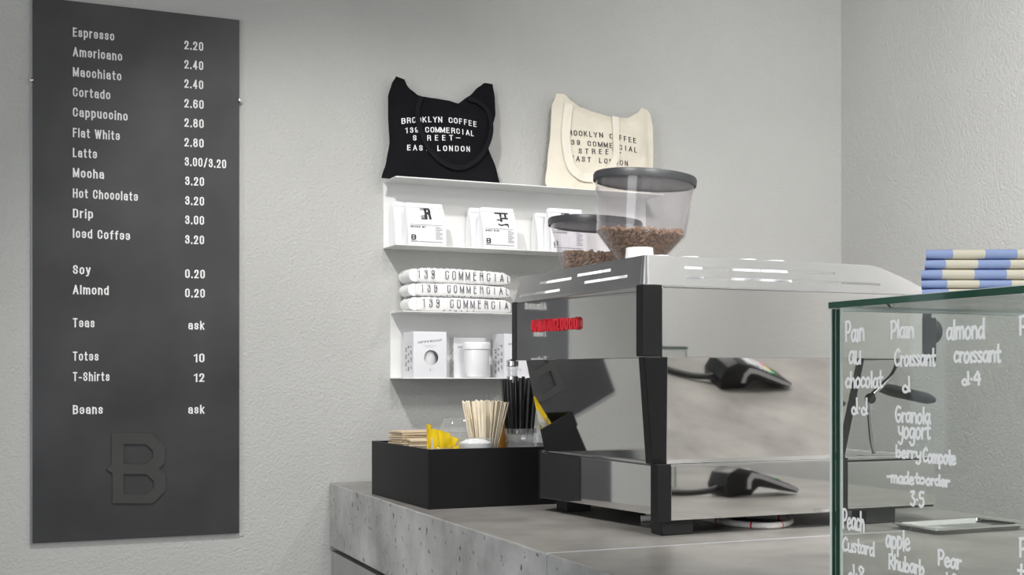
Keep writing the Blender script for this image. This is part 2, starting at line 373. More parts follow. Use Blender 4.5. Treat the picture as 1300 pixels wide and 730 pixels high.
def grot(name, s, m, parent, fn0, cap, width, t=.19, extrude=0, spacing=None, gap=.21, word=None):
    """condensed sans lettering drawn as flat ribbons; fn(u, v, d) -> point; t is the stem width over the cap height"""
    if word is None and ' ' in s:
        for w_ in range(len(s.split(' '))): grot(name, s, m, parent, fn0, cap, width, t, extrude, spacing, gap, w_)
        return
    bm = bmesh.new(); lay = [0]
    def fn(u, v, d): return fn0(u, v, d + lay[0] * .00002)
    wi = 0
    if spacing: pos = [(i + .5) / len(s) * width for i in range(len(s))]; k = spacing * cap
    else:
        tot = sum(GROT[c][0] for c in s) + (len(s) - 1) * (gap + t) + t; k = width / tot; x = t / 2; pos = []
        for c in s: pos.append(x * k); x += GROT[c][0] + gap + t
    for c, x0 in zip(s, pos):
        if c == ' ': wi += 1
        if word is not None and wi != word: continue
        w, sts = GROT[c]
        if spacing: x0 -= w * k / 2
        for si, st in enumerate(sts):
            lay[0] = 0 if extrude else si + 1
            P = [Vector((x0 + u * k, (t / 2 + v * (1 - t)) * cap)) for u, v in st]; closed = (P[0] - P[-1]).length < 1e-6
            if closed: P = P[:-1]
            n = len(P); rows = []
            for i, p in enumerate(P):
                a = P[(i - 1) % n] if closed or i else None; b = P[(i + 1) % n] if closed or i < n - 1 else None
                d1 = (p - a).normalized() if a is not None else None; d2 = (b - p).normalized() if b is not None else None
                d = ((d1 or d2) + (d2 or d1)).normalized(); nrm = Vector((-d.y, d.x))
                ms = 1 / max(.6, d.dot(d2 or d1)) * t / 2
                e = Vector((0, 0)) if closed or (a is not None and b is not None) else (d * t / 2 * cap * (.9 if b is None else -.9) if False else Vector((0, 0)))
                h = nrm * ms; h = Vector((h.x * (k if not spacing else cap), h.y * cap * .70))
                # butt ends reach the cap line and the baseline
                if not closed and a is None: e = -d * t / 2
                if not closed and b is None: e = d * t / 2
                e = Vector((e.x * min(k, cap), e.y * cap))
                rows.append((p + h + e, p - h + e))
            ids = []
            for A, B in rows:
                ids.append([bm.verts.new(fn(A.x, A.y, extrude)), bm.verts.new(fn(B.x, B.y, extrude))] + ([bm.verts.new(fn(A.x, A.y, 0)), bm.verts.new(fn(B.x, B.y, 0))] if extrude else []))
            seq = list(zip(ids, ids[1:])) + ([(ids[-1], ids[0])] if closed else [])
            for a, b in seq:
                bm.faces.new((a[0], a[1], b[1], b[0]))
                if extrude: bm.faces.new((a[0], b[0], b[2], a[2])); bm.faces.new((a[1], a[3], b[3], b[1]))
            if extrude and not closed:
                for a in (ids[0], ids[-1]): bm.faces.new((a[0], a[2], a[3], a[1]))
    if extrude: bmesh.ops.recalc_face_normals(bm, faces=bm.faces)
    me = bpy.data.meshes.new(name); bm.to_mesh(me); bm.free(); me.materials.append(m)
    return link(name, me, parent)

# ------------------------------------------------------------------ the room
YA, XB, CEIL = 3.4908, 2.7754, 3.25
XL, YB = -3.6, -2.8
def wall_with_openings(name, u0, u1, holes, fn):
    bm = bmesh.new()
    us = sorted({u0, u1, *[h[0] for h in holes], *[h[1] for h in holes]}); vs = sorted({0, CEIL, *[h[2] for h in holes], *[h[3] for h in holes]})
    for a, b in zip(us, us[1:]):
        for c, d in zip(vs, vs[1:]):
            if any(h[0] <= a and b <= h[1] and h[2] <= c and d <= h[3] for h in holes): continue
            prism(bm, [(a, c), (b, c), (b, d), (a, d)], 0, .16, fn)
    bmesh.ops.remove_doubles(bm, verts=bm.verts, dist=1e-5)
    return struct(name, bm, M['wall'])
wall_with_openings('wall_back', XL - .16, XB + .16, [(-3.0, -2.25, .85, 2.05), (-1.62, -1.30, .95, 1.75)], lambda u, v, d: (u, YA + d, v))
wall_with_openings('wall_right', YB, YA, [], lambda u, v, d: (XB + d, u, v))
wall_with_openings('wall_left', YB, YA, [(-1.8, .9, .5, 2.5)], lambda u, v, d: (XL - d, u, v))
wall_with_openings('wall_front', XL - .16, XB + .16, [(-2.6, -.2, .5, 2.5)], lambda u, v, d: (u, YB - d, v))
struct('floor', nb((XL - .16, YB - .16, -.1), (XB + .16, YA + .16, 0)), M['floor'])
struct('ceiling', nb((XL - .16, YB - .16, CEIL), (XB + .16, YA + .16, CEIL + .1)), M['ceiling'])
def window(name, u0, u1, v0, v1, fn, mull=1):
    o = bpy.data.objects.new(name, None); COL.objects.link(o); o['kind'] = 'structure'; BASE[o] = Vector((0, 0, 0))
    bm = bmesh.new()
    t = .05
    for a, b, c, d in ((u0, u1, v0, v0 + t), (u0, u1, v1 - t, v1), (u0, u0 + t, v0 + t, v1 - t), (u1 - t, u1, v0 + t, v1 - t)):
        prism(bm, [(a, c), (b, c), (b, d), (a, d)], .04, .10, fn)
    for i in range(mull):
        um = u0 + (u1 - u0) * (i + 1) / (mull + 1)
        prism(bm, [(um - .02, v0 + t), (um + .02, v0 + t), (um + .02, v1 - t), (um - .02, v1 - t)], .045, .095, fn)
    obj('window_frame', bm, M['window_frame'], o)
    bm = bmesh.new(); prism(bm, [(u0 + t, v0 + t), (u1 - t, v0 + t), (u1 - t, v1 - t), (u0 + t, v1 - t)], .068, .072, fn)
    obj('pane', bm, M['window_glass'], o)
window('window_1', -3.0, -2.25, .85, 2.05, lambda u, v, d: (u, YA + d, v), 0)
window('window_2', -1.62, -1.30, .95, 1.75, lambda u, v, d: (u, YA + d, v), 0)
window('window_3', -1.8, .9, .5, 2.5, lambda u, v, d: (XL - d, u, v), 2)
window('window_4', -2.6, -.2, .5, 2.5, lambda u, v, d: (u, YB - d, v), 2)
struct('trim_1', nb((.715, YA - .0025, .86), (.727, YA + .001, 2.28), .001), M['wall'])   # plaster fillet along the menu board

# ------------------------------------------------------------------ worktop and cabinets
def edge_x(y): return lerp(.9721, .9112, (YA - y) / (YA - 1.6926)) # the customer side of the counter runs very slightly skew
YJ, XF = 1.939, 2.045
def slab(bm, y0, y1):
    xf = XF if y0 > 0 else 2.30
    P = [(edge_x(y1), y1), (edge_x(y0), y0), (xf, y0), (xf, y1)]
    hexa(bm, [(x, y, .8195) for x, y in P] + [(x, y, 1.0) for x, y in P], .003)
    for f in bm.faces:
        if f.calc_center_median().z > .9995: f.material_index = 1
for nm, y0, y1, lb in (('concrete_worktop', YJ + .0015, YA - .002, 'thick grey concrete worktop slab running to the back wall, carrying the espresso machine'),
                       ('concrete_worktop', -.35, YJ - .0015, 'near concrete worktop slab under the glass case, past the sealed joint')):
    bm = bmesh.new(); slab(bm, y0, y1)
    o = obj(nm, bm, [M['concrete_face'], M['concrete_top']], base=((edge_x(y0) + XF) / 2, (y0 + y1) / 2, .8195)); tag(o, lb, 'worktop')
    if y0 > 0:
        bm = bmesh.new(); hexa(bm, [(edge_x(YJ) - .0006, YJ + .0014, .822), (edge_x(YJ) - .0006, YJ - .0014, .822), (XF, YJ - .0014, .822), (XF, YJ + .0014, .822),
                                    (edge_x(YJ) - .0006, YJ + .0014, 1.0004), (edge_x(YJ) - .0006, YJ - .0014, 1.0004), (XF, YJ - .0014, 1.0004), (XF, YJ + .0014, 1.0004)])
        obj('joint_sealant', bm, M['sealant'], o)
cb = thing('counter_cabinet', 'grey panelled cabinet under the concrete worktop with black shadow gap', 'cabinet', (1.5, 1.6, 0))
obj('body', nb((1.02, -.3, .08), (XF - .03, YA - .004, .807)), M['black_gap'], cb)
bm = bmesh.new(); box(bm, (1.05, -.3, 0), (XF - .08, YA - .004, .08)); obj('plinth', bm, M['black_gap'], cb)
bm = bmesh.new(); box(bm, (1.03, -.3, .807), (XF - .03, YA - .004, .8195)); obj('shadow_gap', bm, M['black_gap'], cb)
ys = [YA - .004, YA - .055, 2.75, 2.05, 1.35, .65, -.3]
for a, b in zip(ys, ys[1:]):
    bm = bmesh.new()
    P = [(edge_x(a) + .004, a - .0015), (edge_x(b) + .004, b + .0015), (1.019, b + .0015), (1.019, a - .0015)]
    hexa(bm, [(x, y, .09) for x, y in P] + [(x, y, .806) for x, y in P], .0015)
    obj('front_panel', bm, M['cabinet'], cb)

# ------------------------------------------------------------------ menu board
BX0, BX1, BZ0, BZ1 = .1796, .7135, .8700, 2.2858
BY = YA - .012
mb = thing('menu_board', 'tall dark steel menu board with white price list on the wall', 'menu board', ((BX0 + BX1) / 2, YA, BZ0))
bpanel = obj('board_panel', nb((BX0, BY, BZ0), (BX1, YA - .0008, BZ1), .0012), M['board'], mb)
bm = bmesh.new(); box(bm, (BX0 - .004, BY + .002, BZ0), (BX0 - .0002, YA - .0008, BZ1)); obj('side_edge', bm, M['board_edge'], mb)
for x, y in ((40, 102), (304.5, 128)):
    p = onY(x, y, BY); bm = bmesh.new(); lathe(bm, [(.0, -.008), (.004, -.0068), (.006, -.003), (.006, .004)], n=20)
    for v in bm.verts: v.co = p + Vector((v.co.x, v.co.z, v.co.y))
    obj('fixing_screw', bm, M['screw'], mb, smooth=True)
def wall_fn(x, z, y, s=1): return lambda u, v, d: (x + u, y - d, z + v)
menu = [('Espresso', 46.5, 145, '2.20', 62.5, 234, 258), ('Americano', 71.5, 155, '2.40', 87, 234, 258), ('Macchiato', 97, 154, '2.40', 111.5, 234, 258),
        ('Cortado', 122.5, 140, '2.60', 136.5, 234, 258.5), ('Cappuccino', 148, 162, '2.80', 161, 234, 258.5), ('Flat White', 174, 152, '2.80', 186, 234, 258.5),
        ('Latte', 199.5, 123, '3.00/3.20', 210.5, 234.5, 287), ('Mocha', 225, 132, '3.20', 235, 235, 259), ('Hot Chocolate', 251, 175, '3.20', 260, 235, 259),
        ('Drip', 276.5, 118, '3.00', 284.5, 235, 259), ('Iced  Coffee', 302, 165, '3.20', 309.5, 235, 259), ('Soy', 348, 115, '0.20', 353, 235, 260),
        ('Almond', 373.5, 138, '0.20', 377.5, 235, 260), ('Teas', 415.5, 120, 'ask', 418.5, 239, 259.5), ('Totes', 458, 125, '10', 460, 246, 259.5),
        ('T-Shirts', 484, 139, '12', 485, 246, 259.5), ('Beans', 526, 130.5, 'ask', 525.5, 239, 259.5)]
for nme, yb, xe, pr, yp, px0, px1 in menu:
    for s, x0, x1, y, nm in ((nme, 92.5, xe, yb, 'item_lettering'), (pr, px0, px1, yp, 'price_lettering')):
        a, b = onY(x0, y, BY), onY(x1, y, BY)
        grot(nm, s.replace('  ', ' '), M['letter'], bpanel, wall_fn(a.x, a.z, BY - .0006), .0245, b.x - a.x, t=.178, gap=.18)
# raised letter B
bp = [(287, 405), (387, 405), (423, 440), (423, 482), (408, 496), (425, 512), (425, 553), (393, 585), (289, 585), (289, 508), (272, 497), (287, 486)]
h1 = [(317, 433), (375, 433), (393, 450), (393, 468), (375, 485), (317, 485)]; h2 = [(317, 510), (376, 510), (395, 528), (395, 545), (378, 562), (317, 562)]
def bpx(p): q = onY(p[0] / 2.0265, 350 + p[1] / 2.0265, BY); return (q.x, q.z)
def poly_holes(bm, outer, holes, fn, d0, d1):
    vs = []; es = []
    for ring in [outer] + holes:
        r = [bm.verts.new(fn(u, v, d1)) for u, v in ring]; vs.append(r)
        es += [bm.edges.new((r[i], r[(i + 1) % len(r)])) for i in range(len(r))]
    bmesh.ops.triangle_fill(bm, edges=es, use_beauty=True)
    for ring, r in zip([outer] + holes, vs):
        q = [bm.verts.new(fn(u, v, d0)) for u, v in ring]
        for i in range(len(r)): bm.faces.new((r[i], r[(i + 1) % len(r)], q[(i + 1) % len(r)], q[i]))
bm = bmesh.new(); poly_holes(bm, [bpx(p) for p in bp], [[bpx(p) for p in h1], [bpx(p) for p in h2]], lambda u, v, d: (u, BY - d, v), -.0005, .0055)
obj('raised_letter', bm, M['relief'], mb)

# ------------------------------------------------------------------ wall shelves: back sheet, top plate, bottom plate, open ends
SD = .118
def shelf(x0, x1, z0, z1, lb):
    o = thing('wall_shelf', lb, 'shelf', ((x0 + x1) / 2, YA, z0))
    obj('back_sheet', nb((x0, YA - .004, z0), (x1, YA - .0005, z1)), M['shelf'], o)
    obj('top_plate', nb((x0, YA - SD, z1 - .0035), (x1, YA - .004, z1), .0008), M['shelf'], o)
    obj('bottom_plate', nb((x0, YA - SD, z0), (x1, YA - .004, z0 + .0035), .0008), M['shelf'], o)
    return o
shelf(1.1318, 2.004, 1.6725, 1.8675, 'upper white folded-steel wall shelf holding coffee bags under the two totes')
shelf(1.1528, 2.004, 1.2955, 1.4885, 'lower white folded-steel wall shelf holding boxed cups under folded T-shirts')
Z1, Z1B, Z2, Z2B = 1.8675, 1.676, 1.4885, 1.299

# ------------------------------------------------------------------ tote bags
def tote(name, label, m, strap_m, outline, Yb, lean, lines, straps, ink, group, zb, bulge=.02, grow=None):
    """outline: left, right tables (z -> x), top table (t -> z)"""
    L, R, T = outline
    def depth(x, z):
        zz = (z - zb); t = (x - L[0][1]) / max(.05, (R[0][1] - L[0][1]))
        b = bulge * max(0, sin(pi * min(1, max(0, t)))) ** .6 * max(0, sin(pi * min(1, max(0, zz / .30 * .9 + .06)))) ** .7
        f = .004 * noise.noise(Vector((x * 14, z * 9, 3.1))) + .0022 * noise.noise(Vector((x * 34, z * 22, 7.7)))
        return Yb + lean * zz - b - f * 1.3
    NU, NV = 44, 44
    def grid(side):
        G = []
        for j in range(NV + 1):
            row = []
            for i in range(NU + 1):
                u, v = i / NU, j / NV
                zt = interp(T, u); z = zb + (zt - zb) * v
                x = lerp(interp(L, z), interp(R, z), u)
                e = min(1, min(u, 1 - u) * 12) * min(1, (1 - v) * 12)
                y = depth(x, z)
                yb = Yb + lean * (z - zb) + .006
                mid = (y + yb) / 2
                y = lerp(mid, y if side == 0 else yb, .15 + .85 * e)
                row.append((x, min(y, YA - .0035), z))
            G.append(row)
        return G
    bm = bmesh.new(); VV = []
    for side in (0, 1):
        g = [[bm.verts.new(p) for p in r] for r in grid(side)]; VV.append(g)
        for j in range(NV):
            for i in range(NU):
                q = (g[j][i], g[j][i + 1], g[j + 1][i + 1], g[j + 1][i])
                bm.faces.new(q if side == 0 else q[::-1])
    a, b = VV
    for j in range(NV):
        bm.faces.new((a[j][0], a[j + 1][0], b[j + 1][0], b[j][0])); bm.faces.new((a[j][NU], b[j][NU], b[j + 1][NU], a[j + 1][NU]))
    for i in range(NU):
        bm.faces.new((a[0][i], b[0][i], b[0][i + 1], a[0][i + 1])); bm.faces.new((a[NV][i], a[NV][i + 1], b[NV][i + 1], b[NV][i]))
    cx = (L[0][1] + R[0][1]) / 2
    o = thing(name, label, 'tote bag', (cx, Yb, zb), group)
    body = obj('bag_body', bm, m, o, smooth=60)
    for pts, w in straps:
        P = spline([onY(x, y, Yb - .01) for x, y in pts], 8); bm = bmesh.new(); prev = None
        for i, p in enumerate(P):
            d = (P[min(i + 1, len(P) - 1)] - P[max(0, i - 1)]).normalized(); nrm = Vector((-d.z, 0, d.x)) * w / 2
            row = []
            for k, off in ((-1, 1), (1, 1), (1, 0), (-1, 0)):
                q = p + nrm * k; row.append(bm.verts.new((q.x, depth(q.x, q.z) - (.0085 if off else .0022), q.z)))
            if prev:
                for k in range(4): bm.faces.new((prev[k], prev[(k + 1) % 4], row[(k + 1) % 4], row[k]))
            else: bm.faces.new(row)
            prev = row
        bm.faces.new(prev[::-1]); obj('handle_strap', bm, strap_m, o, smooth=50)
    for s, x0, y0, x1, y1, cap, arch in lines:
        A, B = onY(x0, y0, Yb - .02), onY(x1, y1, Yb - .02); w = (B - A).length; dx = (B - A).normalized()
        def fn(u, v, d, A=A, dx=dx, w=w, arch=arch):
            x = A.x + dx.x * u; z = A.z + dx.z * u + v + arch * (4 * (u / w) * (1 - u / w))
            return (x, depth(x, z) - .0012 - d, z)
        grot('printed_line', s, ink, body, fn, cap, w, t=.17, spacing=1.25)
    return o
def px_tab_z(pts, Y): return sorted([(onY(x, y, Y).z, onY(x, y, Y).x) for x, y in pts])
Yt = 3.425
zt = lambda x, y: onY(x, y, Yt).z
bl = [(Z1, onY(484.5, 231, Yt).x)] + px_tab_z([(491, 205), (496, 180), (495, 150), (496, 120), (501, 104), (507, 94)], Yt)
br = [(Z1, onY(635.5, 233, Yt).x)] + px_tab_z([(631, 215), (621, 186), (626, 165), (633, 143), (633, 120), (631, 103)], Yt)
u_of = lambda x, a=499, b=633: (x - a) / (b - a)
btop = [(0, zt(507, 94)), (u_of(511), zt(511, 97)), (u_of(523), zt(523, 111)), (u_of(536), zt(536, 120)), (u_of(552), zt(552, 122.5)), (u_of(572), zt(572, 126)), (u_of(584), zt(584, 130)),
        (u_of(598), zt(598, 120)), (u_of(612), zt(612, 107.5)), (u_of(622), zt(622, 102)), (1, zt(632, 104))]
tote('tote_bag', 'black canvas tote bag with white printed lines on upper shelf', M['black_cloth'], M['black_strap'], (bl, br, btop), Yt, .1,
     [('BROOKLYN COFFEE', 512, 156, 610, 160, .017, .009), ('139 COMMERCIAL', 515, 168, 606, 172, .0165, .006), ('STREET—', 524, 177.5, 588, 177.5, .0165, 0), ('EAST LONDON', 517, 190, 600, 192, .0165, 0)],
     [([(537, 121), (531, 140), (534, 165), (545, 190), (562, 207), (582, 213), (600, 207), (616, 190), (625, 165), (622, 140), (610, 128), (597, 124)], .014)],
     M['print_white'], 'canvas totes on the upper shelf', Z1)
cl = [(Z1, onY(697, 240, Yt).x)] + px_tab_z([(693, 231), (697, 205), (702, 165), (705, 133), (712, 117)], Yt)
cr = [(Z1, onY(826, 244, Yt).x)] + px_tab_z([(830, 225), (833, 190), (834, 160), (832, 145), (827, 135)], Yt)
uc = lambda x, a=706, b=832: (x - a) / (b - a)
ctop = [(0, zt(712, 116)), (uc(716), zt(716, 116)), (uc(728), zt(728, 126)), (uc(742), zt(742, 135)), (uc(760), zt(760, 141)), (uc(780), zt(780, 147)), (uc(800), zt(800, 148)), (uc(813), zt(813, 142)), (uc(826), zt(826, 135)), (1, zt(830, 138))]
tote('tote_bag', 'cream canvas tote bag with black printed lines beside the black tote', M['cream_cloth'], M['cream_strap'], (cl, cr, ctop), Yt, .1,
     [('BROOKLYN COFFEE', 718, 170, 813, 181, .017, .004), ('139 COMMERCIAL', 720, 182, 814, 193, .0165, .003), ('STREET—', 735, 194, 793, 196, .0165, 0), ('EAST LONDON', 726, 203, 802, 210, .0165, 0)],
     [([(726, 130), (722, 150), (719, 175), (722, 200), (727, 215), (738, 224), (752, 226)], .026), ([(784, 147), (782, 165), (782, 190), (780, 203), (772, 215), (752, 226)], .022)],
     M['ink'], 'canvas totes on the upper shelf', Z1)

# ------------------------------------------------------------------ coffee bags
def coffee_bag(label, x0, x1, yf, zb, zt_, dpt, word, emblem, detail=True, rz=0):
    o = thing('coffee_bag', label, 'coffee bag', ((x0 + x1) / 2, yf + dpt / 2, zb), 'white coffee bags on the upper shelf', rz)
    w = x1 - x0; H = zt_ - zb
    bm = bmesh.new(); rings = []
    for t, dd, ww, g in ((0, .92, .98, .0), (.03, 1, 1, .004), (.3, 1.02, 1, .008), (.55, .9, 1, .013), (.78, .55, .995, .012), (.93, .22, .99, .006), (1, .12, .985, .002)):
        z = zb + H * t; yc = yf + dpt * (.5 + .16 * t); hd = dpt / 2 * dd; hw = w / 2 * ww; cx = (x0 + x1) / 2
        ring = []
        for k in range(5): ring.append((cx - hw + 2 * hw * k / 4, yc - hd - .002 * sin(pi * k / 4) * (1 - t), z))
        ring.append((cx + hw - g, yc, z))
        for k in range(5): ring.append((cx + hw - 2 * hw * k / 4, yc + hd, z))
        ring.append((cx - hw + g, yc, z))
        rings.append([bm.verts.new(p) for p in ring])
    for a, b in zip(rings, rings[1:]):
        n = len(a)
        for i in range(n): bm.faces.new((a[i], a[(i + 1) % n], b[(i + 1) % n], b[i]))
    bm.faces.new(rings[0][::-1]); bm.faces.new(rings[-1])
    pouch = obj('pouch', bm, M['paper'], o, smooth=25)
    ytop = yf + dpt * .66
    obj('folded_top', nb((x0 + .003, ytop - .010, zt_ - .013), (x1 - .003, ytop - .002, zt_ + .0015), .0025), M['paper'], o)
    def front(u, v, d):                                        # follows the front panel of the pouch
        t = v / H
        tab = [(0, .92), (.03, 1), (.3, 1.02), (.55, .9), (.78, .55), (.93, .22), (1, .12)]
        for (a, p), (b, q) in zip(tab, tab[1:]):
            if t <= b: dd = p + (q - p) * (t - a) / (b - a); break
        else: dd = .12
        k = min(1, max(0, u / w))
        return (x0 + u, yf + dpt * (.5 + .16 * t) - dpt / 2 * dd - .002 * (1 - abs(2 * k - 1)) * (1 - t) - .0008 - d, zb + v)
    if not detail: return o
    def rect(bm, u0, u1, v0, v1, n=4):
        for i in range(n):
            a, b = lerp(u0, u1, i / n), lerp(u0, u1, (i + 1) / n)
            bm.faces.new([bm.verts.new(front(*p, 0)) for p in ((a, v0), (b, v0), (b, v1), (a, v1))])
    bm = bmesh.new()
    rect(bm, .008, w - .012, H * .475, H * .485); obj('printed_rule', bm, M['ink_grey'], pouch); bm = bmesh.new()
    rect(bm, .008, w - .012, H * .075, H * .087); obj('printed_rule', bm, M['ink_grey'], pouch)
    bm = bmesh.new()
    for i in range(9): rect(bm, w * .72, w * (.90 if i % 3 else .84), H * (.43 - i * .035), H * (.442 - i * .035), 1)
    obj('printed_small_text', bm, M['ink_grey'], pouch)
    grot('printed_name', word, M['ink'], pouch, lambda u, v, d: front(.008 + u, H * .41 + v, d), .0058, w * .40, t=.2)
    bm = bmesh.new(); bz = H * .12
    poly_holes(bm, [(.010, bz), (.021, bz), (.024, bz + .004), (.0225, bz + .0075), (.024, bz + .011), (.021, bz + .015), (.010, bz + .015), (.0085, bz + .0075)],
               [[(.0125, bz + .003), (.019, bz + .003), (.019, bz + .006), (.0125, bz + .006)], [(.0125, bz + .009), (.019, bz + .009), (.019, bz + .012), (.0125, bz + .012)]], front, 0, 0)
    rect(bm, .008, .026, H * .10, H * .107, 1)
    obj('printed_emblem', bm, M['ink'], pouch)
    bm = bmesh.new()
    if emblem is mot_r:
        grot('printed_motif', 'R', M['ink'], pouch, lambda u, v, d: front(w * .47 + u, H * .62 + v, d + .0003), H * .30, w * .17, t=.26)
    for pl in emblem:
        bm.faces.new([bm.verts.new(front(w * u, H * v, 0)) for u, v in pl])
    obj('printed_motif', bm, M['ink'], pouch)
    return o
def q(a, b, c, d): return [(a, c), (b, c), (b, d), (a, d)]
mot_r = [q(.37 + .022 * i_, .384 + .022 * i_, .62 + .004 * i_, .93) for i_ in range(5)] + [q(.37, .64, .92, .945), q(.37, .50, .615, .635)]
mot_s = [q(.40, .80, .86, .90), q(.54, .60, .66, .86), q(.68, .74, .76, .86), q(.60, .78, .73, .77), [(.44, .66), (.50, .74), (.56, .66), (.50, .70)], [(.46, .58), (.54, .55), (.66, .58), (.66, .61), (.54, .59), (.46, .62)], [(.66, .58), (.76, .56), (.76, .62), (.66, .62)], q(.74, .77, .52, .60), [(.42, .70), (.62, .70), (.60, .72), (.44, .72)]]
yb0 = YA - SD + .003
coffee_bag('front white coffee bag of the left pair, bold letter motif above', 1.1695, 1.2845, yb0, Z1B, 1.797, .050, 'MOCHO MT', mot_r)
coffee_bag('white coffee bag half hidden at the back of the left pair', 1.150, 1.264, yb0 + .057, Z1B, 1.806, .046, '', [], False)
coffee_bag('front white coffee bag of the middle pair, star and banner motif', 1.400, 1.508, yb0, Z1B, 1.7965, .050, 'MARKET BLEND', mot_s)
coffee_bag('white coffee bag half hidden at the back of the middle pair', 1.386, 1.494, yb0 + .057, Z1B, 1.801, .046, '', [], False)
coffee_bag('front white coffee bag behind the smaller hopper, right end of shelf', 1.618, 1.735, yb0, Z1B, 1.806, .048, 'HOUSE', mot_r)
coffee_bag('white coffee bag standing behind the rightmost front bag', 1.600, 1.712, yb0 + .055, Z1B, 1.797, .048, '', [], False)

# ------------------------------------------------------------------ folded T-shirts
def tee(label, x0, x1, yf, z0, h, rows, tiltr=0.0, seed=0):
    o = thing('folded_shirt', label, 'T-shirt', ((x0 + x1) / 2, yf + .05, z0), 'folded white printed shirts on the lower shelf')
    d = .108
    def ztop(x): t = (x - x0) / (x1 - x0); return h * (1 - tiltr * max(0, t - .45) - .18 * max(0, t - .93) / .07) + .0016 * noise.noise(Vector((x * 25, seed * 3.3, 0)))
    def pt(u, a):                                              # a runs round the folded section, front edge at a=.5
        x = lerp(x0, x1, u); H = ztop(x); e = min(1, min(u, 1 - u) * 14) ** .5
        ang = pi * (a - .5); r = H / 2
        sg = lambda w, p: math.copysign(abs(w) ** p, w)
        y = yf + .012 - .012 * sg(max(0, cos(ang)), .45) * (.75 + .25 * e); z = z0 + r + r * sg(sin(ang), .62) * (.82 + .18 * e) * .985
        n = .0012 * noise.noise(Vector((x * 40, a * 5 + seed, seed)))
        return (x, y + n, max(z0 + .0003, z))
    bm = bmesh.new(); NU, NA = 48, 14; G = []
    for i in range(NU + 1):
        u = i / NU; row = [bm.verts.new(pt(u, k / NA)) for k in range(NA + 1)]
        x = lerp(x0, x1, u); H = ztop(x)
        row.append(bm.verts.new((x, min(yf + d, YA - .006), z0 + H * .93))); row.append(bm.verts.new((x, min(yf + d, YA - .006), z0 + .0005)))
        G.append(row)
    n = len(G[0])
    for a, b in zip(G, G[1:]):
        for k in range(n): bm.faces.new((a[k], b[k], b[(k + 1) % n], a[(k + 1) % n]))
    bm.faces.new(G[0][::-1]); bm.faces.new(G[-1])
    body = obj('folded_body', bm, M['tee'], o, smooth=50)
    # rolled fold at the left end
    bm = bmesh.new(); P = [(x0 - .004, yf + .012 + .085 * t, z0 + h * .5) for t in [i / 8 for i in range(9)]]
    tube(bm, P, [h * (.42 + .05 * sin(k * 2.1 + seed)) for k in range(9)], 12); obj('side_fold', bm, M['tee'], o, smooth=True)
    for s, u0, w, a0, cap in rows:
        def fn(u, v, dd, u0=u0, a0=a0):
            x = x0 + u0 + u; uu = (x - x0) / (x1 - x0); p = pt(min(.995, max(0, uu)), min(1, max(0, a0 + v / (h * 1.35))))
            ang = pi * (min(1, max(0, a0 + v / (h * 1.35))) - .5)
            return (p[0], p[1] - .0016 * max(0, cos(ang)) - .0006 - dd, p[2] + .0012 * sin(ang))
        grot('printed_line', s, M['ink_grey'], body, fn, cap, w, t=.15, spacing=1.25)
    return o
xt0, xt1 = 1.196, 1.487
yt0 = YA - SD + .002
tee('bottom folded white shirt of the stack on the lower shelf', xt0, xt1, yt0, Z2 + .0002, .0415, [('BROOKLYN COFFEE', -.002, .28, .80, .010), ('139 COMMERCIAL', .008, .30, .40, .0158), ('STREET', .072, .11, .11, .010)], .12, 1)
tee('middle folded white shirt in the three-shirt stack', xt0 - .002, xt1 - .002, yt0 + .001, Z2 + .0420, .0385, [('139 COMMERCIAL', .006, .285, .43, .0150), ('STREET', .066, .11, .10, .010)], .16, 2)
tee('top folded white shirt of the stack, address print showing', xt0 + .002, xt1 - .001, yt0 + .002, Z2 + .0808, .044, [('BROOKLYN COFFEE', -.006, .29, .76, .012), ('139 COMMERCIAL', -.008, .30, .40, .0158), ('STREET', .04, .15, .06, .007)], .28, 3)

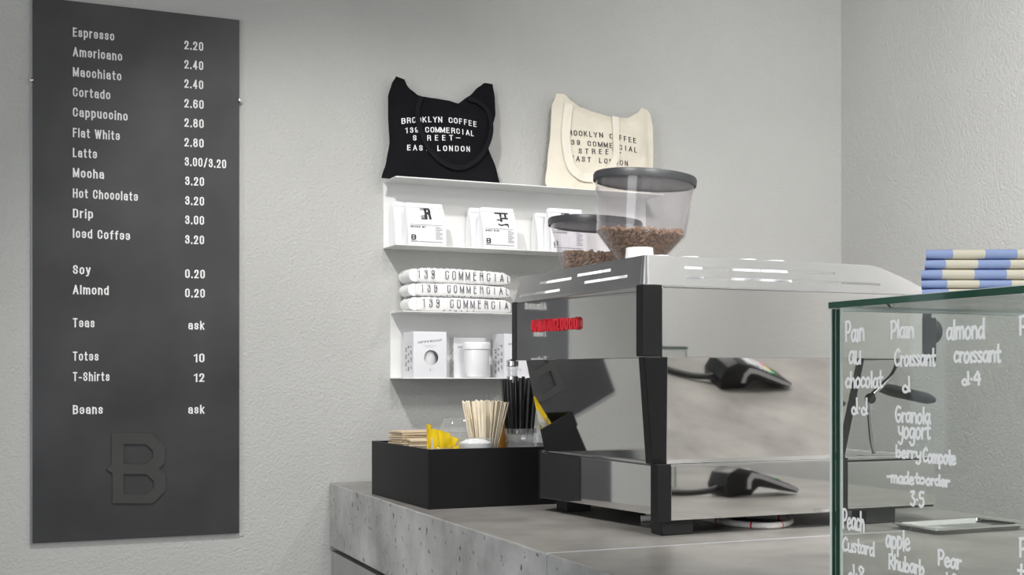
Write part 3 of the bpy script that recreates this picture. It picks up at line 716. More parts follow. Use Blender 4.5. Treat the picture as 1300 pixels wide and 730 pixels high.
# ------------------------------------------------------------------ boxed cups
def cup_box(label, x0, x1, yf, yb, zb, h, detail=True, hole=True):
    o = thing('cup_box', label, 'box', ((x0 + x1) / 2, (yf + yb) / 2, zb), 'white cup boxes on the lower shelf')
    w = x1 - x0; t = .0012
    obj('carton', (lambda bm: (box(bm, (x0, yf + t, zb), (x0 + t, yb, zb + h)), box(bm, (x1 - t, yf + t, zb), (x1, yb, zb + h)), box(bm, (x0 + t, yb - t, zb), (x1 - t, yb, zb + h)),
                               box(bm, (x0 + t, yf + t, zb), (x1 - t, yb - t, zb + t)), box(bm, (x0 + t, yf + t, zb + h - t), (x1 - t, yb - t, zb + h)), bm)[-1])(bmesh.new()), M['white_card'], o)
    cxh, czh, r = x0 + w * .535, zb + h * .435, w * .215
    bm = bmesh.new(); circ = [(cxh + r * cos(2 * pi * i / 40), czh + r * sin(2 * pi * i / 40)) for i in range(40)]
    poly_holes(bm, [(x0, zb), (x1, zb), (x1, zb + h), (x0, zb + h)], [circ] if hole else [], lambda u, v, d: (u, yf - d + t, v), 0, t)
    flap = obj('front_flap', bm, M['white_card'], o)
    fr = lambda u0, v0: (lambda u, v, d: (x0 + u0 + u, yf - .0004, zb + v0 + v + .05 * w * 0))
    def arc(u, v, d): k = (u / (w * .72)); return (x0 + w * .14 + u, yf - .0005 - d, zb + h * .735 + v + .06 * h * k - .03 * h * (2 * k - 1) ** 2 * 0)
    grot('printed_name', 'UPPERCUP', M['ink_grey'], flap, arc, .0062, w * .72, t=.16)
    bm = bmesh.new()
    for i, (a, b) in enumerate(((.30, .68), (.36, .62))):
        z = zb + h * (.69 - .035 * i); box(bm, (x0 + w * a, yf - .0004, z), (x0 + w * b, yf - .0001, z + .0016))
    obj('printed_small_text', bm, M['key_grey'], flap)
    bm = bmesh.new()
    for k in range(24):
        a0, a1 = 2 * pi * k / 24, 2 * pi * (k + 1) / 24; c = (x0 + w * .53, zb + h * .17); R0, R1 = .0064, .0068
        bm.faces.new([bm.verts.new((c[0] + R * cos(a), yf - .0004, c[1] + R * sin(a))) for R, a in ((R0, a0), (R1, a0), (R1, a1), (R0, a1))])
    obj('printed_ring', bm, M['key_grey'], flap)
    grot('printed_letter', 'E', M['ink_grey'], flap, lambda u, v, d: (x0 + w * .505 + u, yf - .0005 - d, zb + h * .155 + v), .005, .0025)
    bm = bmesh.new(); rnd = random.Random(int(x0 * 1e4)); D = yb - yf      # columns of fine print on the left side
    for j in range(3):
        for i in range(4):
            z = zb + h * (.72 - .155 * i) - .006 * j; y = yf + D * (.16 + .25 * j)
            for l in range(3):
                if rnd.random() < .8: box(bm, (x0 - .0004, y, z - l * .0042), (x0 - .0001, y + D * (.06 + .1 * rnd.random()), z - l * .0042 + .0026))
    obj('side_fine_print', bm, M['ink_grey'], o)
    return o
yc0 = YA - SD + .003
cup_box('white printed cup box with round window, leftmost on the lower shelf', 1.1845, 1.2848, yc0, yc0 + .088, Z2B, .1315)
cup_box('white cup box standing behind the unboxed cup', 1.3366, 1.437, 3.4525, YA - .006, Z2B, .118, hole=False)
cup_box('white cup box at the right, behind the straws', 1.4655, 1.565, yc0, yc0 + .088, Z2B, .129, hole=False)
def cup(label, x, y, z, s=1):
    o = thing('reusable_cup', label, 'cup', (x, y, z))
    obj('cup_body', nl([(.0, .001), (.024 * s, .0), (.029 * s, .004 * s), (.034 * s, .022 * s), (.0365 * s, .045 * s), (.0385 * s, .082 * s), (.0375 * s, .082 * s), (.030 * s, .02 * s), (.0, .008 * s)], (x, y, z), 48), M['white_cup'], o, smooth=35)
    obj('cup_lid', nl([(.0390 * s, .0815 * s), (.0412 * s, .083 * s), (.0412 * s, .098 * s), (.0395 * s, .102 * s), (.037 * s, .104 * s), (.0, .1045 * s)], (x, y, z), 48), M['white_cup'], o, smooth=35)
    return o
cup('white lidded cup standing unboxed at the front of the lower shelf', 1.3915, 3.4098, Z2B)
cup('white cup inside the leftmost box, seen through its round window', 1.2347, 3.422, Z2B + .002)

# ------------------------------------------------------------------ black condiment box and its contents
KX0, KX1, KY0, KY1, KH = .978, 1.335, 2.684, 3.110, .1365
kb = thing('condiment_box', 'open black box of stirrers and sachets on the concrete worktop', 'box', ((KX0 + KX1) / 2, (KY0 + KY1) / 2, 1.0))
t = .006
obj('left_side', nb((KX0, KY0, 1.0), (KX0 + t, KY1, 1 + KH), .0008), M['black_box'], kb)
obj('right_side', nb((KX1 - t, KY0, 1.0), (KX1, KY1, 1 + KH), .0008), M['black_box'], kb)
obj('front_side', nb((KX0 + t, KY0, 1.0), (KX1 - t, KY0 + t, 1 + KH), .0008), M['black_box'], kb)
obj('back_side', nb((KX0 + t, KY1 - t, 1.0), (KX1 - t, KY1, 1 + KH), .0008), M['black_box'], kb)
KF = 1.058                                                     # the raised floor of the box
bm = bmesh.new(); box(bm, (KX0 + t, KY0 + t, KF - .006), (KX1 - t, KY1 - t, KF)); obj('raised_floor', bm, M['black_box'], kb)

def sleeve_stack(n, x, y, rz, grp, lb_top, lb_all):
    sl = thing('cup_sleeve', lb_all, 'cup sleeve', (x, y, KF), grp, rz)
    pr = [(-.052, -.030), (.052, -.034), (.056, .030), (-.048, .034)]
    bm = bmesh.new()
    bm2 = [bm.verts.new(Vector((x, y, 0)) + Matrix.Rotation(0, 3, 'Z') @ Vector((a, b, 0))) for a, b in pr]
    fo = bm.faces.new(bm2); r = bmesh.ops.extrude_face_region(bm, geom=[fo])
    for v in r['geom']:
        if isinstance(v, bmesh.types.BMVert): v.co.z += .0038
    for v in bm.verts: v.co.z += KF + .0014
    obj('outer_layer', bm, M['kraft'], sl)
    bm = bmesh.new(); box(bm, (x - .044, y - .027, KF + .0002), (x + .046, y + .027, KF + .0014)); obj('inner_layer', bm, M['kraft_dark'], sl)
    for i in range(1, n):
        c = copy_tree(sl); c.location = (x + .0018 * sin(i * 2.3), y + .0018 * cos(i * 3.1), KF + i * .0056); c.rotation_euler.z = rz + .03 * sin(i * 1.7)
        if i == n - 1: c['label'] = lb_top; del c['group']
sleeve_stack(19, 1.062, 3.040, .30, 'kraft sleeves in the far stack', 'topmost kraft cardboard cup sleeve of the far left stack', 'kraft cardboard cup sleeve in the far left stack of the black box')
sleeve_stack(16, 1.064, 2.925, -.12, 'kraft sleeves in the near stack', 'topmost kraft cardboard cup sleeve of the stack behind yellow sachets', 'kraft cardboard cup sleeve in the stack behind the yellow sachets')

def tub(label, x, y, r, h, zb=KF, fill=None):
    o = thing('plastic_tub', label, 'tub', (x, y, zb))
    prof = [(.0, .0012), (r * .86, .0), (r * .90, .003), (r * .93, h * .62), (r * .985, h * .66), (r * .985, h * .74), (r * .95, h * .77), (r, h * .82), (r, h * .985), (r * .985, h), (r * .955, h * .99), (r * .95, h * .8), (r * .89, h * .6), (r * .85, .004), (.0, .004)]
    obj('tub_wall', nl(prof, (x, y, zb), 48), M['jar'], o, smooth=35)
    return o
# sachets tub, sugar tub, napkin tub
tub('clear plastic tub holding the yellow sachets in the black box', 1.033, 2.785, .042, .078)
tub('clear plastic tub of white sugar at the front corner of the box', 1.115, 2.738, .042, .099)
o = obj('sugar', nl([(.0, .0045), (.033, .0045), (.0345, .045), (.0375, .088), (.022, .096), (.0, .098)], (1.115, 2.738, KF), 32), M['sugar'], base=(1.115, 2.738, KF + .0045), smooth=40)
tag(o, 'white sugar heaped in the clear plastic tub', 'sugar', kind='stuff')
tub('wide clear plastic tub beside the straws, right front of the box', 1.262, 2.752, .056, .106)
tub('clear lidless tub stacked behind the wide tub under the black straws', 1.287, 2.862, .040, .115)

def sachet(label, p, h, w, yaw, pitch, roll, panel=False):
    o = thing('sweetener_sachet', label, 'sachet', p, 'yellow sachets in the tub')
    bm = bmesh.new(); n = 10; A = []
    for side in (1, -1):
        g = []
        for j in range(n + 1):
            row = []
            for i in range(7):
                u, v = i / 6 - .5, j / n
                b = .0042 * (cos(pi * u) ** .8 if abs(u) < .5 else 0) * max(0, sin(pi * min(1, max(0, (v - .08) / .84)))) ** .6
                row.append(bm.verts.new((u * w, side * (b + .0002) + .0015 * sin(u * 9 + v * 4 + p[0] * 50), v * h)))
            g.append(row)
        A.append(g)
        for j in range(n):
            for i in range(6): bm.faces.new((g[j][i], g[j][i + 1], g[j + 1][i + 1], g[j + 1][i]))
    a, b = A
    for j in range(n):
        for i in (0, 6): bm.faces.new((a[j][i], a[j + 1][i], b[j + 1][i], b[j][i]))
    for i in range(6):
        for j in (0, n): bm.faces.new((a[j][i], a[j][i + 1], b[j][i + 1], b[j][i]))
    bmesh.ops.translate(bm, verts=bm.verts, vec=p)
    obj('packet', bm, M['yellow'], o, smooth=50)
    if panel:
        bm = bmesh.new(); P = Vector(p)
        bm.faces.new([bm.verts.new(P + Vector(c)) for c in ((-w * .2, -.0068, h * .2), (w * .2, -.0068, h * .2), (w * .2, -.0068, h * .7), (-w * .2, -.0068, h * .7))])
        obj('printed_panel', bm, M['print_white'], o)
    o.rotation_euler = (pitch, roll, yaw); return o
sachet('foremost yellow sachet with white panel leaning out of the tub', (1.010, 2.760, KF + .026), .108, .034, .75, -.12, .20, True)
sachet('yellow sachet second from the front of the tub', (1.021, 2.772, KF + .026), .094, .044, .35, -.03, .12)
sachet('yellow sachet upright in the middle of the tub', (1.030, 2.783, KF + .028), .088, .044, .15, .05, .20)
sachet('yellow sachet leaning right behind the middle one', (1.040, 2.793, KF + .028), .082, .044, .05, .05, .38)
sachet('yellow sachet leaning farthest right over the tub rim', (1.048, 2.774, KF + .044), .070, .034, -.1, 0, 1.1)
# square jar
sj = thing('square_jar', 'square clear jar with faceted lid behind the stirrers', 'jar', (1.168, 2.985, KF))
bm = bmesh.new(); box(bm, (1.133, 2.950, KF), (1.203, 3.02, KF + .102), .008, 3); obj('jar_body', bm, M['jar'], sj, smooth=40)
bm = bmesh.new(); box(bm, (1.138, 2.955, KF + .006), (1.198, 3.015, KF + .085), .006, 2); obj('jar_filling', bm, M['kraft'], sj, smooth=40)
bm = bmesh.new(); hexa(bm, [(1.128, 2.945, KF + .1022), (1.208, 2.945, KF + .1022), (1.208, 3.025, KF + .1022), (1.128, 3.025, KF + .1022), (1.140, 2.957, KF + .139), (1.196, 2.957, KF + .139), (1.196, 3.013, KF + .139), (1.140, 3.013, KF + .139)], .004)
obj('jar_lid', bm, M['jar'], sj, smooth=30)
# syrup bottle (amber) behind the stirrers
sb = thing('syrup_bottle', 'amber syrup bottle half hidden between stirrers and straws', 'bottle', (1.262, 2.948, KF))
obj('bottle_body', nl([(0, 0), (.024, .0), (.026, .004), (.026, .130), (.022, .152), (.0, .153)], (1.262, 2.948, KF), 40), M['amber'], sb, smooth=40)
obj('bottle_cap', nl([(.020, .1535), (.019, .162), (.008, .192), (.0, .197)], (1.262, 2.948, KF), 32), M['jar'], sb, smooth=40)
# wooden stirrers fanned in a clear cup
SX, SY = 1.166, 2.812
tub('clear plastic cup holding the wooden stirrers in the black box', SX, SY, .034, .085)
st0 = None; rnd = random.Random(5)
for i in range(66):
    a = 2 * pi * i * .381966; rr = sqrt((i + .5) / 66)
    bx, by = SX + .021 * rr * cos(a) * .9, SY + .021 * rr * sin(a)
    lean = Vector((cos(a) * rr * .040 * (1.15 if cos(a) > 0 else 1.0) + rnd.uniform(-.006, .006), sin(a) * rr * .026 + rnd.uniform(-.005, .005), .178)).normalized()
    if st0 is None:
        bm = bmesh.new(); pl = [(-.0031, 0), (.0031, 0)] + [(.0031 * cos(pi * k / 6), .177 + .0031 * sin(pi * k / 6)) for k in range(7)]
        prism(bm, pl, -.0007, .0007, lambda u, v, d: (u, d, v))
        st0 = obj('wooden_stirrer', bm, M['wood']); tag(st0, 'flat wooden stirrer in the fanned bundle inside the black box', 'stirrer', 'wooden stirrers in the clear cup'); s = st0
    else:
        s = st0.copy(); COL.objects.link(s)
    s.location = (bx, by, KF + .0045 + rnd.uniform(0, .004)); s.rotation_mode = 'QUATERNION'
    s.rotation_quaternion = lean.to_track_quat('Z', 'Y') @ Matrix.Rotation(rnd.uniform(-.7, .7) - .35, 4, 'Z').to_quaternion()
    s.scale = (1, 1, 1 if i % 9 else .86)
s = st0.copy(); COL.objects.link(s); s['label'] = 'short wooden stirrer leaning out left of the fanned bundle'
if 'group' in s: del s['group']
s.location = (SX - .016, SY - .014, KF + .006); s.rotation_quaternion = Vector((-.036, -.012, .15)).normalized().to_track_quat('Z', 'Y'); s.scale = (1.1, 1, .78)
# black straws in a jar
TX, TY = 1.287, 2.862
sw0 = None
for i in range(34):
    a = 2 * pi * i * .381966; rr = sqrt((i + .5) / 34)
    bx, by = TX - .004 + .026 * rr * cos(a), TY + .026 * rr * sin(a)
    lean = Vector((.008 + cos(a) * rr * .022, .010 + sin(a) * rr * .016, .22)).normalized()
    if sw0 is None:
        bm = bmesh.new(); lathe(bm, [(.0034, 0), (.0034, .235), (.0028, .235), (.0028, 0), (.0034, 0)], n=12)
        sw0 = obj('drinking_straw', bm, M['straw'], smooth=40); tag(sw0, 'black drinking straw in the dark bundle beside the espresso machine', 'straw', 'black straws in the clear tub'); s = sw0
    else: s = sw0.copy(); COL.objects.link(s)
    s.location = (bx, by, KF + .005); s.rotation_mode = 'QUATERNION'; s.rotation_quaternion = lean.to_track_quat('Z', 'Y'); s.scale = (1, 1, .95 + .07 * rnd.random())
# swing-top bottle behind the straws
wb = thing('glass_bottle', 'clear glass bottle with bright stopper on the worktop behind the black straws', 'bottle', (1.405, 3.18, 1.0))
pb = (1.405, 3.18, 1.0)
obj('bottle_glass', nl([(0, .0003), (.038, .0003), (.040, .005), (.040, .19), (.032, .235), (.0145, .275), (.0135, .318), (.0165, .320), (.0165, .328), (.0115, .328), (.0115, .277), (.030, .232), (.0375, .188), (.037, .006), (0, .006)], pb, 40), M['jar'], wb, smooth=35)
obj('bottle_stopper', nl([(.0, .3285), (.0145, .3285), (.0175, .332), (.0175, .344), (.012, .350), (0, .351)], pb, 32), M['chrome'], wb, smooth=35)
obj('bottle_collar', nl([(.0142, .290), (.0175, .292), (.0175, .302), (.0142, .304)], pb, 32), M['chrome'], wb, smooth=35)

# ------------------------------------------------------------------ espresso machine
EM = thing('espresso_machine', 'large mirror-polished espresso machine with black corner posts and red letters', 'espresso machine', (1.5, 2.31, 1.0))
BXa, BXb, BYa, BYb, BZa, BZb = 1.2010, 1.872, 2.046, 2.572, 1.030, 1.1345          # base
UXa, UXb, UYa, UYb, UZa, UZb = 1.1535, 1.843, 2.018, 2.612, 1.3375, 1.4670          # upper body
PW = .030
PANEL_YAW, MID_YAW, BASE_YAW = 8.0, 7.5, 6.5      # the back panels sit a little askew between their posts
for x0, x1, y0, y1 in ((1.222, 1.290, 2.062, 2.107), (1.237, 1.30, 2.505, 2.555), (1.700, 1.775, 2.058, 2.105), (1.70, 1.775, 2.505, 2.555)):
    obj('foot', nb((x0, y0, 1.0004), (x1, y1, BZa + .004), .002), M['rubber'], EM)
# base: core, mirror skins, corner posts, drip tray
obj('base_core', nb((BXa + .070, BYa + .004, BZa), (BXb - .004, BYb - .004, BZb - .002)), M['black_plastic'], EM)
bw = (BYb - BYa - PW) * math.tan(radians(BASE_YAW)); ya_, yb_ = BYa + PW * .85, BYb - PW * .3
bm = bmesh.new(); hexa(bm, [(BXa + bw, ya_, BZa), (BXa + bw + .004, ya_, BZa), (BXa + .004, yb_, BZa), (BXa, yb_, BZa), (BXa + bw, ya_, BZb - .003), (BXa + bw + .004, ya_, BZb - .003), (BXa + .004, yb_, BZb - .003), (BXa, yb_, BZb - .003)], .0006)
obj('base_back_panel', bm, M['mirror'], EM)
obj('base_side_panel', nb((BXa + PW, BYa, BZa), (1.628, BYa + .0035, BZb - .001), .0008), M['mirror'], EM)
obj('base_side_panel', nb((1.6415, BYa + .003, BZa + .004), (BXb, BYa + .0065, BZb - .006), .0008), M['mirror'], EM)
obj('base_side_panel', nb((BXa + PW, BYb - .0035, BZa), (BXb, BYb, BZb - .001), .0008), M['mirror'], EM)
obj('base_front_panel', nb((BXb - .0035, BYa + .007, BZa + .004), (BXb, BYb - .004, BZb - .006), .0008), M['brushed'], EM)
obj('base_top_rail', nb((BXa + .002, BYa - .0006, BZb - .003), (1.628, BYb - .001, BZb + .0008), .0006), M['chrome'], EM)
obj('corner_post', nb((BXa - .0005, BYa - .0008, BZa - .003), (BXa + PW, BYa + PW * .85, BZb + .002), .0015), M['black_plastic'], EM)
obj('corner_post', nb((BXa - .0005, BYb - PW * .3, BZa - .003), (BXa + PW, BYb + .0008, BZb + .002), .0015), M['black_plastic'], EM)
obj('corner_post', nb((1.628, BYa - .003, BZa - .0045), (1.6415, BYa + .028, BZb + .004), .0012), M['black_plastic'], EM)
dt = obj('drip_tray', nb((1.645, BYa + .007, BZb - .006), (BXb, BYb - .006, BZb - .0015), .001), M['brushed'], EM)
for k in range(12):
    y = BYa + .02 + k * .042
    obj('drip_tray_bar', nb((1.655, y, BZb - .0012), (BXb - .006, y + .006, BZb + .0035), .001), M['chrome'], dt)
BASE[dt] = BASE[EM]
# mid section: tapers down and in
def mid(x, y, z): pass
MZa, MZb = BZb + .001, UZa
mtx, mbx = 1.1575, 1.2005          # back face x at top / bottom
mty, mby = 2.0185, 2.0625          # side face y at top / bottom
fyt, fyb = 2.545, 2.540            # far end
ftx, fbx = 1.645, 1.628            # where the side panel ends towards the barista
hx = lambda n, P, m, bev=0: (lambda bm: (hexa(bm, P, bev), obj(n, bm, m, EM))[-1])(bmesh.new())
hx('mid_core', [(mbx + .085, mby + .006, MZa), (fbx - .002, mby + .006, MZa), (fbx - .002, fyb - .006, MZa), (mbx + .085, fyb - .006, MZa),
                (mtx + .085, mty + .006, MZb), (ftx - .002, mty + .006, MZb), (ftx - .002, fyt - .006, MZb), (mtx + .085, fyt - .006, MZb)], M['black_plastic'])
mw = (fyb - mby - .026) * math.tan(radians(MID_YAW))
hx('mid_back_panel', [(mbx + mw, mby + .026, MZa), (mbx + mw + .004, mby + .026, MZa), (mbx + .004, fyb, MZa), (mbx, fyb, MZa), (mtx + mw, mty + .022, MZb), (mtx + mw + .004, mty + .022, MZb), (mtx + .004, fyt, MZb), (mtx, fyt, MZb)], M['mirror'], .0006)
hx('mid_side_panel', [(mbx + .030, mby, MZa), (fbx, mby, MZa), (fbx, mby + .004, MZa), (mbx + .030, mby + .004, MZa), (mtx + .0485, mty, MZb), (ftx, mty, MZb), (ftx, mty + .004, MZb), (mtx + .0485, mty + .004, MZb)], M['mirror'], .0006)
hx('mid_side_panel', [(mbx + .004, fyb - .004, MZa), (fbx, fyb - .004, MZa), (fbx, fyb + .0002, MZa), (mbx + .004, fyb + .0002, MZa), (mtx + .004, fyt - .004, MZb), (ftx, fyt - .004, MZb), (ftx, fyt + .0002, MZb), (mtx + .004, fyt + .0002, MZb)], M['mirror'])
hx('corner_post', [(mbx - .001, mby - .001, MZa), (mbx + .030, mby - .001, MZa), (mbx + .030, mby + .026, MZa), (mbx - .001, mby + .026, MZa),
                   (mtx - .001, mty - .001, MZb), (mtx + .0485, mty - .001, MZb), (mtx + .0485, mty + .022, MZb), (mtx - .001, mty + .022, MZb)], M['black_plastic'], .002)
hx('corner_post', [(fbx, mby - .002, MZa), (fbx + .018, mby - .002, MZa), (fbx + .018, mby + .024, MZa), (fbx, mby + .024, MZa),
                   (ftx, mty - .002, MZb), (ftx + .016, mty - .002, MZb), (ftx + .016, mty + .022, MZb), (ftx, mty + .022, MZb)], M['black_plastic'], .001)
p = onY(1070, 512.6, 2.034); bm = bmesh.new(); lathe(bm, [(0, -.003), (.005, -.002), (.005, .004)], n=20)
for v in bm.verts: v.co = p + Vector((v.co.x, v.co.z, v.co.y))
obj('side_bolt', bm, M['black_plastic'], EM, smooth=True)
# upper body
obj('upper_core', nb((UXa + .092, UYa + .005, UZa + .001), (UXb - .005, UYb - .005, UZb)), M['black_plastic'], EM)
TANP = math.tan(radians(PANEL_YAW)); wdt = (UYb - .026 - UYa - .024) * TANP
bm = bmesh.new(); hexa(bm, [(UXa + wdt, UYa + .024, UZa), (UXa + wdt + .0045, UYa + .024, UZa), (UXa + .0045, UYb - .026, UZa), (UXa, UYb - .026, UZa),
                            (UXa + wdt, UYa + .024, UZb), (UXa + wdt + .0045, UYa + .024, UZb), (UXa + .0045, UYb - .026, UZb), (UXa, UYb - .026, UZb)], .0008)
ubp = obj('upper_back_panel', bm, M['mirror'], EM)
obj('upper_side_panel', nb((UXa + .041, UYa, UZa), (UXb - .032, UYa + .0045, UZb), .0008), M['mirror'], EM)
obj('upper_side_panel', nb((UXa + .041, UYb - .0045, UZa), (UXb - .026, UYb, UZb), .0008), M['mirror'], EM)
obj('upper_front_panel', nb((UXb - .0045, UYa + .03, UZa), (UXb, UYb - .03, UZb), .0008), M['brushed'], EM)
obj('corner_post', nb((UXa - .001, UYa - .001, UZa + .001), (UXa + .041, UYa + .024, UZb + .0045), .002), M['black_plastic'], EM)
obj('corner_post', nb((UXa - .001, UYb - .026, UZa + .001), (UXa + .036, UYb + .001, UZb + .003), .002), M['black_plastic'], EM)
obj('corner_post', nb((UXb - .032, UYa - .003, UZa - .004), (UXb + .001, UYa + .03, 1.4225), .0015), M['black_plastic'], EM)
obj('corner_post', nb((UXb - .026, UYb - .026, UZa), (UXb + .001, UYb + .001, UZb), .0015), M['black_plastic'], EM)
kn = bmesh.new(); lathe(kn, [(.0, .0), (.013, .0), (.0245, .004), (.0255, .016), (.0245, .026), (.02, .029), (0, .030)], n=40)
for v in kn.verts: v.co = Vector((UXb + .0012 + v.co.z, 2.050 + v.co.x, 1.3955 + v.co.y))
obj('steam_knob', kn, M['black_plastic'], EM, smooth=35)
# raised red lettering on the back
grot('raised_lettering', 'LA MARZOCCO', M['red'], ubp, lambda u, v, d: (UXa - .0003 + (2.586 - 2.515 + u) * TANP - d, 2.515 - u, 1.3995 + v), .0262, .176, t=.24, extrude=.007, gap=.12)
# cup rail
def slotted(name, u0, u1, v0, v1, holes, fn, m, thick=.0022, hfun=None):
    us = sorted({u0, u1, *[h[0] for h in holes], *[h[1] for h in holes]} | {u0 + (u1 - u0) * i / 24 for i in range(25)}); vs = sorted({v0, v1, *[h[2] for h in holes], *[h[3] for h in holes]})
    bm = bmesh.new(); cells = set()
    for i, (a, b) in enumerate(zip(us, us[1:])):
        for j, (c, d) in enumerate(zip(vs, vs[1:])):
            um, vm = (a + b) / 2, (c + d) / 2
            if any(h[0] < um < h[1] and h[2] < vm < h[3] for h in holes): continue
            cells.add((i, j))
    V = {}
    def vert(i, j, s):
        if (i, j, s) not in V: V[(i, j, s)] = bm.verts.new(fn(us[i], vs[j], s * thick))
        return V[(i, j, s)]
    for i, j in cells:
        for s in (0, 1): bm.faces.new([vert(a, b, s) for a, b in ((i, j), (i + 1, j), (i + 1, j + 1), (i, j + 1))])
        for (di, dj), (p, q_) in {(-1, 0): ((0, 0), (0, 1)), (1, 0): ((1, 1), (1, 0)), (0, -1): ((1, 0), (0, 0)), (0, 1): ((0, 1), (1, 1))}.items():
            if (i + di, j + dj) not in cells:
                a, b = (i + p[0], j + p[1]), (i + q_[0], j + q_[1])
                bm.faces.new((vert(*a, 0), vert(*b, 0), vert(*b, 1), vert(*a, 1)))
    return obj(name, bm, m, EM)
RZ0, RH, RI = UZb + .0045, .0545, .012
RXa, RYa, RYb, RXb = UXa + .003, UYa + .003, UYb - .004, UXb - .004
cr_ = .014
def rail_back(u, v, d): return (RXa + RI * v / RH * .5 + d, u, RZ0 + v)
yfar = RYb; 
slotted('cup_rail_back', RYa + cr_, RYb, 0, RH, [(2.375, 2.545, .009, .0145), (2.085, 2.265, .017, .0225), (2.325, 2.465, .030, .0355), (2.155, 2.300, .034, .0395)],
        lambda u, v, d: rail_back(lerp(u, RYb - .03 * v / RH, max(0, (u - 2.45) / (RYb - 2.45)) if u > 2.45 else 0), v, d), M['brushed'])
def rh(u): return 1 if u < 1.69 else 1 - .92 * min(1, (u - 1.69) / (RXb - 1.69)) ** 1.15
slotted('cup_rail_side', RXa + cr_, RXb, 0, RH, [(1.246, 1.593, .0315, .0365), (1.248, 1.705, .0135, .0185)],
        lambda u, v, d: (u, RYa + RI * v / RH * .4 + d, RZ0 + (v * rh(u))), M['brushed'])
slotted('cup_rail_side', RXa + cr_, RXb, 0, RH, [], lambda u, v, d: (u, RYb - RI * v / RH * .4 - d, RZ0 + (v * rh(u))), M['brushed'])
bm = bmesh.new(); NC = 8                                         # rounded near corner of the rail
ring = []
for k in range(NC + 1):
    a = pi + (pi / 2) * k / NC
    ring.append([[bm.verts.new((RXa + cr_ + (cr_ - s) * cos(a) + RI * v / RH * (.5 * -cos(a)), RYa + cr_ + (cr_ - s) * sin(a) + RI * v / RH * .4 * -sin(a), RZ0 + v)) for v in (0, RH)] for s in (0, .0022)])
for a, b in zip(ring, ring[1:]):
    for s in (0, 1): bm.faces.new((a[s][0], b[s][0], b[s][1], a[s][1]))
    for e in (0, 1): bm.faces.new((a[0][e], a[1][e], b[1][e], b[0][e]))
obj('cup_rail_corner', bm, M['brushed'], EM, smooth=60)
bm = bmesh.new(); box(bm, (RXa - .002, RYa - .002, UZb + .0002), (RXb + .002, RYb + .002, RZ0), .001); obj('cup_tray', bm, M['brushed'], EM)
# group head, portafilter, steam wand
def bent(p, q_, pts): return None
GX, GY = 1.765, 2.165
obj('group_neck', nb((1.60, 2.12, 1.262), (1.70, 2.21, 1.325), .008), M['chrome'], EM)
gh = obj('group_head', nl([(0, 1.262), (.030, 1.262), (.033, 1.266), (.033, 1.285), (.036, 1.29), (.036, 1.322), (.03, 1.33), (0, 1.331)], (GX - .045, GY, 0), 40), M['chrome'], EM, smooth=35)
pf = obj('portafilter', nl([(0, 1.225), (.022, 1.225), (.030, 1.236), (.034, 1.250), (.034, 1.2615), (0, 1.2615)], (GX - .045, GY, 0), 40), M['black_plastic'], EM, smooth=35)
BASE[pf] = BASE[EM]
A, B = onY(1112, 491, GY), onY(1186, 508, GY)
hp = [A.lerp(B, k / 10) for k in range(11)]
obj('handle', nt_(hp, [.0085, .010, .0125, .0135, .0135, .013, .0128, .0128, .0128, .0115, .006], 20), M['black_plastic'], pf, smooth=True)
P = spline([onY(1137.5, 456, 2.09), onY(1138, 465, 2.09), onY(1132, 477, 2.09), onY(1120, 489, 2.09), onY(1108, 500, 2.09)], 6)
sw = obj('steam_wand', nt_(P, .0052, 12), M['brushed'], EM, smooth=True); BASE[sw] = BASE[EM]
P = [onY(1102.5, 508, 2.09), onY(1104, 530, 2.09), onY(1107, 560, 2.09), onY(1110, 576, 2.09)]
obj('wand_tip', nt_(P, [.0046, .0050, .0056, .0054], 12), M['brushed'], sw, smooth=True)
c = onY(1105, 506, 2.09); bm = bmesh.new(); bmesh.ops.create_uvsphere(bm, u_segments=20, v_segments=12, radius=.0115); bmesh.ops.translate(bm, verts=bm.verts, vec=c)
obj('wand_ball_joint', bm, M['black_plastic'], sw, smooth=True)
# cups warming on top
cw = thing('espresso_cup', 'upturned white espresso cup warming on the espresso machine behind the slotted rail', 'cup', (1.215, 2.075, RZ0), 'upturned cups behind the machine rail')
c0 = (1.215, 2.075, RZ0 + .0003)
obj('cup_body', nl([(.029, .0), (.031, .0), (.0305, .018), (.026, .045), (.021, .055), (.0205, .0595), (.018, .0595), (.0175, .057), (0, .0565)], c0, 32), M['white_cup'], cw, smooth=35)
obj('cup_handle', nt_(spline([(c0[0] + .0275, c0[1], c0[2] + .012), (c0[0] + .044, c0[1], c0[2] + .014), (c0[0] + .044, c0[1], c0[2] + .032), (c0[0] + .0255, c0[1], c0[2] + .038)], 5), .0032, 8), M['white_cup'], cw, smooth=True)
for r_ in range(6):
    for k in range(8):
        x, y = 1.222 + k * .066, 2.078 + r_ * .087
        if (r_ == 0 and k in (2, 5, 6)) or (k > 0 and r_ > 0) or k > 6 or (r_ == 1): continue
        if r_ == 0 and k == 0: c = cw
        else: c = copy_tree(cw)
        c.location = (x, y, RZ0); c.rotation_euler.z = .6 + .5 * sin(r_ * 3 + k * 1.3)
hc = thing('paper_cup', 'taller upturned white paper cup on the machine, in front of the large hopper', 'cup', (1.228, 2.245, RZ0))
for ch in COL.objects:
    pass
hz = (1.232, 2.168, RZ0 + .0003)
hc.location = hz; BASE[hc] = Vector(hz)
obj('cup_body', nl([(.0335, .0), (.035, .001), (.0345, .004), (.0335, .005), (.0265, .083), (.0255, .083), (.0255, .080), (0, .0795)], hz, 32), M['white_cup'], hc, smooth=35)

